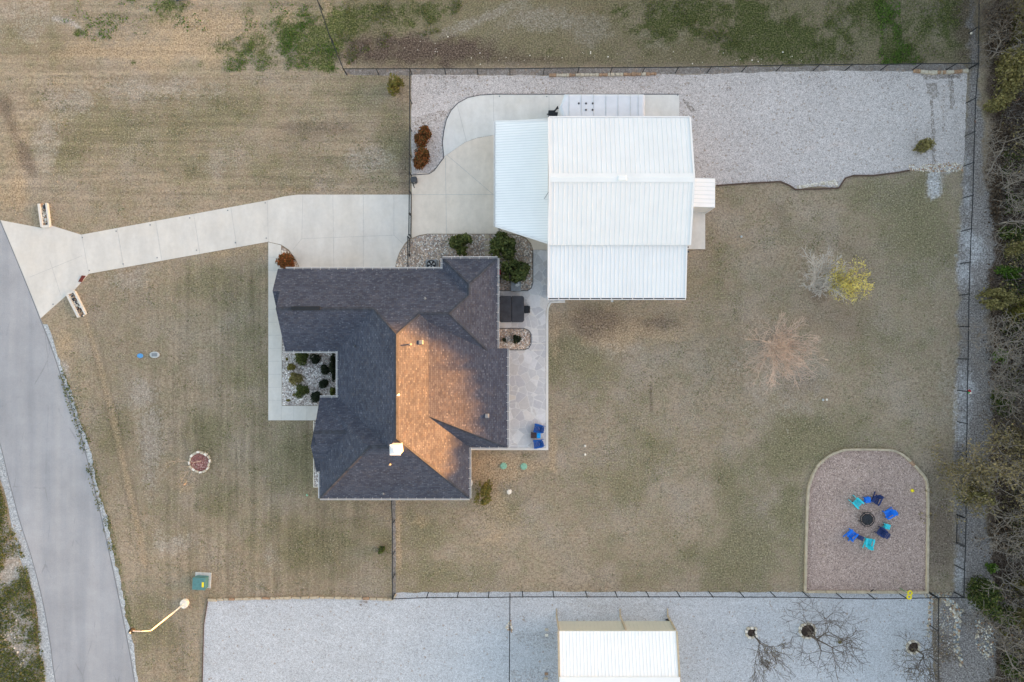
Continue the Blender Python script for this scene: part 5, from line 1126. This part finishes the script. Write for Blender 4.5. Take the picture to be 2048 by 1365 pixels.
for i, (px, py, r, lb) in enumerate(((634.5, 717, 11, 'black-green clipped round shrub nearest the garage gutter'), (649, 741, 10, 'black-green clipped round shrub second from the garage gutter'), (648, 769.5, 10.5, 'black-green clipped round shrub third from the garage gutter'), (634, 792.5, 12.5, 'black-green clipped round shrub touching the south gable roof edge'))):
    bush(px, py, r, r * 1.05, .65, 1700, .045, lb, 120 + i, 'l_dark', group=FB, hollow=.75)
bush(668, 738, 6, 34, 1.0, 1500, .07, 'long dark hedge half under the west gutter of the house', 126, 'l_dark', group=FB)
bush(667, 783, 6, 11, .9, 600, .08, 'small green shrub under the west gutter south of the dark hedge', 127, 'l_jun', group=FB)
bush(574, 719, 3.5, 3.5, .3, 160, .05, 'tiny green tuft at the upper left of the front bed', 128, 'l_shrub', stems=False, group=FB)
bush(588, 790, 4, 4, .3, 160, .05, 'tiny olive tuft beside the lower left shrub of the front bed', 129, 'l_olive', stems=False, group=FB)
bush(577, 801, 4, 4, .3, 160, .05, 'tiny yellow-green tuft in the lower left corner of the front bed', 130, 'l_shrub', stems=False, group=FB)
bush(1036, 678, 10, 10, .5, 420, .09, 'dark wispy plant in the middle of the island rock bed by the hot tub', 131, 'l_dark', z0=.06, gap=.35)
bush(1008.5, 679, 5, 5, .45, 300, .07, 'small black-green plant in the island rock bed close to the house', 132, 'l_dark', z0=.06)
bush(794, 174, 16, 20, 1.6, 900, .10, 'thin yellow-green young tree in the north-west corner beside the fence', 133, 'l_shrub', gap=.45, cat='tree', name='young_tree')
bush(966, 985, 21, 24, 1.7, 1150, .085, 'sparse yellow-green shrub at the south-east corner of the house', 134, 'l_shrub', gap=.42)
bush(762.5, 1099, 7, 9, .9, 320, .08, 'small bright green shrub beside the side fence south of the house', 135, 'l_jun', gap=.3)
bush(1847, 295, 21, 15, 1.8, 800, .09, 'young olive evergreen standing in the east end of the gravel yard', 136, 'l_olive', gap=.40, cat='tree', name='young_tree')

def tree(px, py, h, lean, label, seed, trunk=.11, depth=5, spread=.6, kids=(2, 4), bark='gbark', leaf=None, nleaf=0, lsize=.1, group=None, up=.25, first=.35, shrink=.7, ground=True, cat='tree', name='bare_tree', twig=.006, wide=1.0, scat=.12):
    """px,py = foot on the ground in photo pixels; lean tilts the trunk"""
    rs = np.random.RandomState(seed); x, y, _ = G(px, py); t = thing(name, (x, y, 0), label, cat, group); d = np.array([lean[0], lean[1], 1.0])
    sg, tp = skel(rs, np.array([x, y, -.05]), d, h * first, trunk, depth, spread * wide, kids, up, .22, shrink, minr=twig)
    big = [s for s in sg if s[2] > trunk * .45]; small = [s for s in sg if s[2] <= trunk * .45]
    tubes_mesh('trunk', big or sg[:3], M[bark], t, 7)
    if small: tubes_mesh('crown', small, M[bark], t, 4)
    if leaf:
        T = np.array(tp); idx = rs.randint(0, len(T), nleaf); Cn = T[idx] + rs.normal(size=(nleaf, 3)) * scat; quads_mesh('leaves', Cn, lsize, rs, M[leaf], t, .2)
    return t
# three ringed trees in the gravel lot
def tree_ring(px, py, r, label, seed, n=11, fill='soil', sq=0, mats=('limew', 'lime')):
    x, y, _ = G(px, py); t = thing('tree_ring', (x, y, 0), label, 'stone ring', 'stone rings around trees'); rr_ = random.Random(seed)
    MB().lathe(x, y, [(r * 1.02, .01), (r, .05), (r * .5, .07), (.02, .08)], 20).build('soil', M[fill], t)
    for i in range(n):
        a = 2 * math.pi * i / n + .1; q = r * (1.08 + .06 * rr_.uniform(-1, 1)); 
        if sq: q *= 1 / max(abs(math.cos(a)), abs(math.sin(a))) * .93
        MB().box(x + q * math.cos(a), y + q * math.sin(a), 0, 2 * math.pi * r / n * .90, .15 * rr_.uniform(.8, 1.25), .18 * rr_.uniform(.8, 1.3), rot=a + math.pi / 2 + rr_.uniform(-.1, .1), top=.9).build('ring_stone', M[mats[i % 2]], t)
tree_ring(1502, 1265, .36, 'small square white stone ring around the westernmost tree in the gravel lot', 51, 9, sq=1)
tree_ring(1614, 1261, .54, 'large white stone ring around the big bare tree in the gravel lot', 52, 14)
tree_ring(1825, 1294, .44, 'round white stone ring around the bare tree nearest the rubble', 53, 12)
BT = 'bare trees in the gravel lot'
tree(1505, 1268, 4.6, (.05, -.06), 'small bare tree leaning out of the square stone ring', 201, .075, 5, .52, (3, 4), 'bark', 'l_tan', 160, .05, BT, up=.3, first=.30, shrink=.80, twig=.012)
tree(1616, 1264, 5.2, (.05, -.03), 'wide bare tree growing from the large stone ring', 219, .13, 5, .9, (2, 4), 'bark', None, 0, .05, BT, up=.08, first=.27, shrink=.85, twig=.013)
tree(1827, 1296, 5.0, (.06, -.04), 'bare twiggy tree growing from the stone ring nearest the rubble', 203, .085, 5, .75, (3, 4), 'bark', 'l_tan', 250, .05, BT, up=.12, first=.27, shrink=.86, twig=.012)
x, y, _ = G(1679, 1285); bush(1679, 1285, 4.5, 4.5, .3, 120, .05, 'tiny mossy green tuft under the wide bare tree', 140, 'l_olive', stems=False)
# red mulch ring with sapling in the front lawn
tree_ring(400, 924, .74, 'red mulch ring edged in white stones in the front lawn', 54, 16, fill='red_mulch')
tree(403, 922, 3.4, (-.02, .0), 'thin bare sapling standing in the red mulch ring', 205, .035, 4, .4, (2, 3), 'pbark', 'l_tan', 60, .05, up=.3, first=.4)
# lawn trees
def fan_tree(px, py, h, rad, n, label, seed, bark, trunk=.07, twig=.012, depth=3, name='bare_tree', leaf=None, nleaf=0, lsize=.06, lean=(0, 0), scat=.1, kids=(2, 3)):
    """several limbs rising from one foot and spreading evenly, as on an open-grown tree"""
    rs = np.random.RandomState(seed); x, y, _ = G(px, py); t = thing(name, (x, y, 0), label, 'tree'); fork = np.array([x + lean[0] * .5, y + lean[1] * .5, h * .16]); big = [(np.array([x, y, -.05]), fork, trunk * 1.6, trunk * 1.3)]; sm = []; tips = []
    for i in range(n):
        a = 6.283 * (i + .6 * rs.rand()) / n; rr = rad * (.25 + .75 * rs.rand() ** .6); e = fork + np.array([math.cos(a) * rr + lean[0], math.sin(a) * rr + lean[1], h * (.84 - .45 * (rr / rad) ** 2)]); q = fork; k = 4; d0 = (e - fork)
        for j in range(1, k + 1):
            f = j / k; q2 = fork + d0 * np.array([f, f, f ** .75]) + rs.normal(size=3) * .05; r0 = trunk * (1 - .75 * (j - 1) / k); r1 = trunk * (1 - .75 * j / k); big.append((q, q2, r0, r1))
            for m_ in range(3):
                if j > 1: skel(rs, q + (q2 - q) * rs.rand(), (q2 - q) / np.linalg.norm(q2 - q) + rs.normal(size=3) * .55, rad * .30 * (.6 + .8 * rs.rand()), max(twig * 1.5, r1 * .6), depth - 1, .5, kids, .15, .25, .72, sm, tips, twig)
            q = q2
        tips.append(q)
    tubes_mesh('trunk', big, M[bark], t, 6); tubes_mesh('crown', sm, M[bark], t, 4)
    if leaf:
        T = np.array(tips); Cn = T[rs.randint(0, len(T), nleaf)] + rs.normal(size=(nleaf, 3)) * scat; quads_mesh('leaves', Cn, lsize, rs, M[leaf], t, .5)
    return t
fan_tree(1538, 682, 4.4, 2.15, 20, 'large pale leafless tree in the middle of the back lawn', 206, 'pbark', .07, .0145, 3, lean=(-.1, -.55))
fan_tree(1619, 576, 3.2, 1.6, 16, 'grey leafless tree just west of the yellow tree', 207, 'lbark', .065, .0135, 3, lean=(.1, .5))
fan_tree(1654, 580, 3.9, 1.25, 11, 'small tree with bright yellow leaves in the back lawn', 208, 'gbark', .05, .008, 3, name='yellow_tree', leaf='l_yellow', nleaf=3300, lsize=.058, lean=(.25, .25), scat=.13)
tree(805, 1100, .5, (.0, .0), 'short dead stick beside the small green shrub', 209, .02, 2, .5, (2, 2), 'bark') if False else None

# ------------------------------------------------------------------ brush and trees of the wood's edge on the right
WG = 'trees and bushes along the wood edge'
def wbush(px, py, rx, ry, h, n, leaf, mat, label, seed, **k): bush(px, py, rx, ry, h, n, leaf, label, seed, mat, group=WG, gap=k.pop('gap', .36), **k)
def wtree(px, py, h, label, seed, leaf=None, nleaf=0, bark='gbark', depth=5, spread=.8, kids=(2, 4), lean=(-.1, 0), trunk=.1, lsize=.09, first=.3, shrink=.80, up=.12, scat=.18):
    f = 1 - .5 * h / H; bx_ = 1024 + (px - 1024) * f; by_ = 682.5 + (py - 682.5) * f
    tree(bx_, by_, h, lean, label, seed, trunk, depth, spread, kids, bark, leaf, nleaf, lsize, WG, up, first, shrink, name='wood_tree' if leaf else 'bare_tree', twig=.014, scat=scat)
wbush(2035, 40, 26, 40, 2.6, 1700, .11, 'l_olive', 'olive bush in the top right corner of the wood edge', 301)
wbush(2022, 145, 28, 50, 3.0, 2600, .11, 'l_olive', 'big olive-yellow bush beside the white scrap at the top right', 302)
wbush(1996, 208, 26, 18, 2.0, 1000, .10, 'l_olive', 'low olive bush reaching toward the fence south of the white scrap', 303)
wtree(1990, 35, 3.6, 'tangle of brown leafless brush at the top of the wood edge', 304, 'l_litter', 300, 'bark', lean=(-.1, .1))
wtree(2012, 100, 3.2, 'pale leafless brush beside the white scrap', 305, None, 0, lean=(-.3, .0))
wtree(2030, 290, 4.4, 'leafless grey tree with long limbs reaching west below the olive bushes', 306, None, 0, lean=(-.25, .0), spread=.9)
wtree(2005, 330, 3.6, 'leafless grey tree close to the track at the gravel yard corner', 307, None, 0, lean=(-.25, .1), spread=.9)
wtree(2036, 370, 4.2, 'leafless grey tree behind the brown bank', 308, None, 0, lean=(-.1, .1))
wtree(2030, 440, 3.8, 'leafless grey tree above the bright green undergrowth', 309, None, 0, lean=(-.1, -.1))
wbush(2022, 462, 26, 24, 1.3, 900, .09, 'l_jun', 'low green undergrowth south of the brown bank', 310)
wbush(2024, 500, 22, 22, 1.8, 800, .10, 'l_olive', 'olive and grey bush above the bright green patch', 311)
wbush(2014, 546, 26, 16, 1.0, 1100, .09, 'l_lime', 'bright green low patch at the wood edge level with the yellow tree', 312, gap=.25)
wbush(1992, 595, 32, 30, 2.2, 1500, .10, 'l_olive', 'wide olive-yellow bush spreading toward the east fence', 313, gap=.42)
wbush(2036, 610, 24, 34, 2.8, 1300, .10, 'l_shrub', 'tall yellow-green bush at the frame edge behind the wide olive bush', 314, gap=.4)
wtree(1985, 672, 3.2, 'sparse leafless bush with limbs over the dirt track', 315, None, 0, lean=(-.35, .05), spread=.9)
wtree(2030, 690, 4.0, 'leafless pale grey tree behind the sparse bush', 316, None, 0, lean=(-.1, .0), spread=.9)
wbush(1999, 718, 16, 18, 1.1, 800, .09, 'l_lime', 'green undergrowth under the pale leafless branches, northern clump', 317, gap=.3)
wbush(2003, 800, 18, 38, 1.2, 1500, .09, 'l_jun', 'long green undergrowth clump level with the fence ornament', 318, gap=.3)
wtree(2028, 755, 4.2, 'large leafless grey tree spreading over the green undergrowth', 319, None, 0, lean=(-.2, .0), spread=.95, kids=(3, 4))
wtree(2040, 830, 4.2, 'leafless brown tree at the frame edge above the tan trees', 320, 'l_litter', 200, 'bark', lean=(-.1, .0))
wtree(1985, 905, 4.8, 'tan-leaved tree over the fence, northern of the group', 321, 'l_tan', 1500, lean=(-.25, .05), spread=.85, up=.1)
wtree(1958, 975, 4.4, 'olive-tan tree hanging over the fence beside the gravel circle', 322, 'l_tan', 1500, lean=(-.25, -.05), spread=.9, up=.08)
wtree(2020, 945, 5.6, 'tall sunlit tan-leaved tree behind the fence group', 323, 'l_tan', 1700, lean=(-.1, .0), spread=.8)
wbush(1955, 985, 34, 44, 2.6, 1500, .10, 'l_olive', 'olive bush under the tan trees at the fence', 324, gap=.45)
wtree(2025, 1040, 5.0, 'leafless dark tree south of the tan trees', 325, 'l_litter', 260, 'gbark', lean=(-.1, -.15), spread=.9)
wtree(2040, 1095, 5.0, 'leafless dark tree at the frame edge near the walk gate', 326, None, 0, 'gbark', lean=(-.15, -.1), spread=.9)
wbush(1984, 1135, 9, 12, 1.0, 330, .09, 'l_lime', 'small vivid green sprig above the juniper', 327)
wbush(1965, 1190, 30, 30, 3.0, 2600, .10, 'l_jun', 'dark green juniper near the south-east fence corner', 328, gap=.32)
wbush(1995, 1225, 26, 22, 2.6, 1500, .10, 'l_jun', 'mottled green juniper behind the dark one', 329, gap=.38)
wtree(2030, 1170, 4.6, 'leafless grey tree beside the juniper', 330, None, 0, lean=(-.1, .1), spread=.9)
wbush(2040, 1170, 12, 18, 2.2, 400, .10, 'l_shrub', 'yellow-green bush at the frame edge beside the juniper', 331)
wtree(2015, 1265, 4.4, 'leafless grey tree south of the juniper', 332, 'l_litter', 260, lean=(-.2, .0), spread=.9)
wtree(2035, 1320, 4.6, 'leafless grey tree in the bottom right corner', 333, None, 0, lean=(-.2, .1), spread=.9)
wbush(2022, 1335, 20, 30, 1.3, 900, .09, 'l_jun', 'dark green undergrowth in the bottom right corner', 334, gap=.35)
wbush(2005, 1262, 8, 7, .9, 160, .08, 'l_shrub', 'small olive sprig between the grey branches south of the juniper', 335)

wbush(1998, 60, 22, 40, 1.8, 900, .10, 'l_litter', 'rusty brown brush at the top of the wood edge left of the olive bush', 341)
wbush(2004, 268, 20, 30, 1.4, 800, .10, 'l_litter', 'rusty brown brush between the olive bushes and the grey trees', 342)
wbush(1992, 395, 12, 60, .9, 900, .09, 'l_litter', 'long brown bank of leaf litter along the track', 343)
wbush(2036, 880, 24, 30, 2.4, 1000, .10, 'l_tan', 'tan bush at the frame edge above the tan trees', 344)
wbush(2000, 1075, 26, 34, 1.2, 900, .10, 'l_litter', 'brown brush south of the tan trees beside the walk gate', 345)
wbush(2034, 1235, 22, 30, 2.0, 800, .10, 'l_olive', 'dull olive brush behind the mottled juniper', 346)
# leaf litter, twigs and low cover on the wood floor
def litter():
    rs = np.random.RandomState(77); n = 34000; X = 37.2 + 12 * rs.rand(n) ** .8; Y = -34 + 68 * rs.rand(n); e = vnoise(X * .5 + 9, Y * .5 + 40, 71, 3); keep = X > 37.0 + 2.6 * e * rs.rand(n) ** .5 + 1.0 * vnoise(X * 0, Y * .3 + 60, 72, 2)
    X, Y = X[keep], Y[keep]; Z = .03 + .25 * rs.rand(len(X)) ** 2
    o = quads_mesh('leaf_litter', np.stack([X, Y, Z], 1), .10, rs, M['l_litter'], None, .6); tag(o, kind='stuff')
    sg = []
    for i in range(6500):
        x, y = 38.8 + 11 * rs.rand(), -34 + 68 * rs.rand(); z = .05 + 1.1 * rs.rand() ** 2; a = rs.rand() * 6.283; L = .4 + 1.3 * rs.rand(); d = np.array([math.cos(a), math.sin(a), .5 * rs.normal()]) * L; p = np.array([x, y, z]); sg.append((p, p + d * .5, .015, .012)); sg.append((p + d * .5, p + d + rs.normal(size=3) * .12, .012, .008))
    n = 14000; X = 39.0 + 6 * rs.rand(n * 4); Y = -34 + 68 * rs.rand(n * 4); k = (vnoise(X * .55 + 3, Y * .55 + 70, 73, 4) - .47) * 5 > rs.rand(n * 4); X, Y = X[k][:n], Y[k][:n]
    tag(quads_mesh('undergrowth', np.stack([X, Y, .1 + .9 * rs.rand(len(X)) ** 1.5], 1), .085, rs, M['l_jun'], None, .3), kind='stuff')
    n = 11000; X = 38.9 + 6 * rs.rand(n * 4); Y = -34 + 68 * rs.rand(n * 4); k = (vnoise(X * .5 + 83, Y * .5 + 20, 74, 4) - .44) * 5 > rs.rand(n * 4); X, Y = X[k][:n], Y[k][:n]
    tag(quads_mesh('undergrowth', np.stack([X, Y, .1 + 1.6 * rs.rand(len(X)) ** 1.5], 1), .085, rs, M['l_tan'], None, .3), kind='stuff')
    o = tubes_mesh('brushwood', sg, M['gbark'], None, 4); tag(o, kind='stuff')
litter()
# the wood that stands further east, beyond the picture: it shades the whole garden at this hour
def wood():
    rs = np.random.RandomState(88)
    def top(y):       # crown height along the wood, metres
            return np.interp(y, [-46, -6, -4.6, -3.4, -2.6, 0, 3, 6, 7.5, 9, 12, 46], [10.2, 10.1, 10.0, 9.8, 9.0, 8.75, 8.9, 9.3, 10.0, 11.6, 12.4, 12.4])
    n = 80000; Y = -56 + 130 * rs.rand(n); X = 44.5 + 11 * rs.rand(n) ** 1.2; T = top(Y) + (vnoise(Y * .9 + 70, X * .9, 81, 3) - .5) * .4
    u = rs.rand(n); Z = T * np.where(u < .75, .80 + u / .75 * .12, .92 + .13 * (u - .75) / .25 * rs.rand(n))
    n2 = 58000; Y2 = -56 + 130 * rs.rand(n2); X2 = 44.5 + 11 * rs.rand(n2); Z2 = top(Y2) * .90 * rs.rand(n2) ** .9
    A = np.concatenate([np.stack([X, Y, Z], 1), np.stack([X2, Y2, Z2], 1)])
    o = quads_mesh('woodland', A, np.concatenate([np.full(n, .19), np.full(n2, .46)]), rs, M['l_wood'], None, .0, aspect=.8); tag(o, kind='stuff')
    sg = []
    for i in range(200):
        x, y = 45 + 10 * rs.rand(), -55 + 128 * rs.rand(); skel(rs, np.array([x, y, 0.0]), np.array([0, 0, 1.0]), float(top(y)) * .4, .12, 3, .5, (2, 3), segs=sg, tips=[])
    o = tubes_mesh('woodland_trunks', sg, M['bark'], None, 5); tag(o, kind='stuff')
wood()
# weeds: low leafy tufts along the road bank and in the far grass
def weeds(name, poly, n, size, mat, seed, clump=.5, hmax=.18):
    if name == 'x': return
    rs = np.random.RandomState(seed); Pp = GP(poly); xs = [p[0] for p in Pp]; ys = [p[1] for p in Pp]; out = []
    while len(out) < n:
        X = rs.uniform(min(xs), max(xs), 4000); Y = rs.uniform(min(ys), max(ys), 4000); k = (vnoise(X * .9 + 30, Y * .9 + 30, seed, 4) - clump) * 4 > rs.rand(4000)
        ins = np.array([in_poly(a, b, Pp) for a, b in zip(X, Y)])
        for a, b in zip(X[k & ins], Y[k & ins]): out.append((a, b, .02 + hmax * rs.rand()))
    o = quads_mesh(name, np.array(out[:n]), size, rs, M[mat], None, .4); tag(o, kind='stuff')
weeds('weeds', [(-60,860),(-8,930),(10,1000),(30,1060),(52,1120),(72,1205),(86,1290),(94,1380),(-60,1380)], 13000, .08, 'l_weed', 401, .33)
weeds('weeds', [(440,145),(455,85),(520,50),(560,30),(650,0),(690,140)], 2200, .055, 'l_lime', 402, .46, .06)
weeds('weeds', [(695,135),(670,60),(650,-10),(940,-20),(900,60),(720,110)], 1500, .055, 'l_weed', 403, .5, .06)
weeds('weeds', [(1240,-10),(1460,-10),(1500,90),(1400,100),(1280,55)], 1300, .055, 'l_weed', 404, .5, .06)
weeds('weeds', [(1745,0),(1800,0),(1803,80),(1840,110),(1830,130),(1750,130),(1760,60)], 1500, .06, 'l_lime', 405, .40, .06)
weeds('weeds', [(1470,-10),(1940,-20),(1940,125),(1560,130)], 2200, .055, 'l_weed', 406, .52, .06)
weeds('weeds', [(112,730),(128,740),(182,880),(217,1020),(244,1130),(226,1130),(192,1010),(156,880)], 700, .065, 'l_weed', 407, .44, .06)
weeds('weeds', [(60,-10),(520,-10),(690,0),(640,60),(300,70),(130,90)], 700, .075, 'l_lime', 408, .56, .07)
YARD = [(1100,610),(1380,610),(1420,380),(1600,385),(1900,350),(1905,1175),(1860,1180),(1850,960),(1780,890),(1690,890),(1610,960),(1600,1180),(800,1180),(800,1005),(945,1005),(945,905),(1100,905)]
FRONT = [(180,555),(535,490),(535,845),(625,845),(635,1000),(780,1000),(780,1190),(410,1190),(400,1360),(280,1360),(200,950),(120,690)]
NORTHW = [(20,150),(680,150),(815,160),(815,385),(590,385),(160,465),(80,445),(20,430)]
for i, P_ in enumerate((YARD, FRONT, NORTHW)):
    weeds('grass_tufts', P_, (3600, 2600, 1800)[i], .05, 'l_weed', 420 + i, .50, .04); weeds('fallen_leaves', P_, (2600, 1500, 1200)[i], .038, 'l_litter', 430 + i, .44, .02); weeds('dry_grass', P_, (3600, 2600, 2400)[i], .045, 'l_straw', 440 + i, .46, .04)
weeds('fallen_leaves', [(830,155),(1930,148),(1925,200),(1300,180),(830,190)], 420, .04, 'l_litter', 450, .5, .02)
weeds('fallen_leaves', [(1120,1200),(1860,1200),(1860,1360),(1370,1360),(1370,1235),(1110,1235)], 500, .035, 'l_litter', 451, .5, .02)
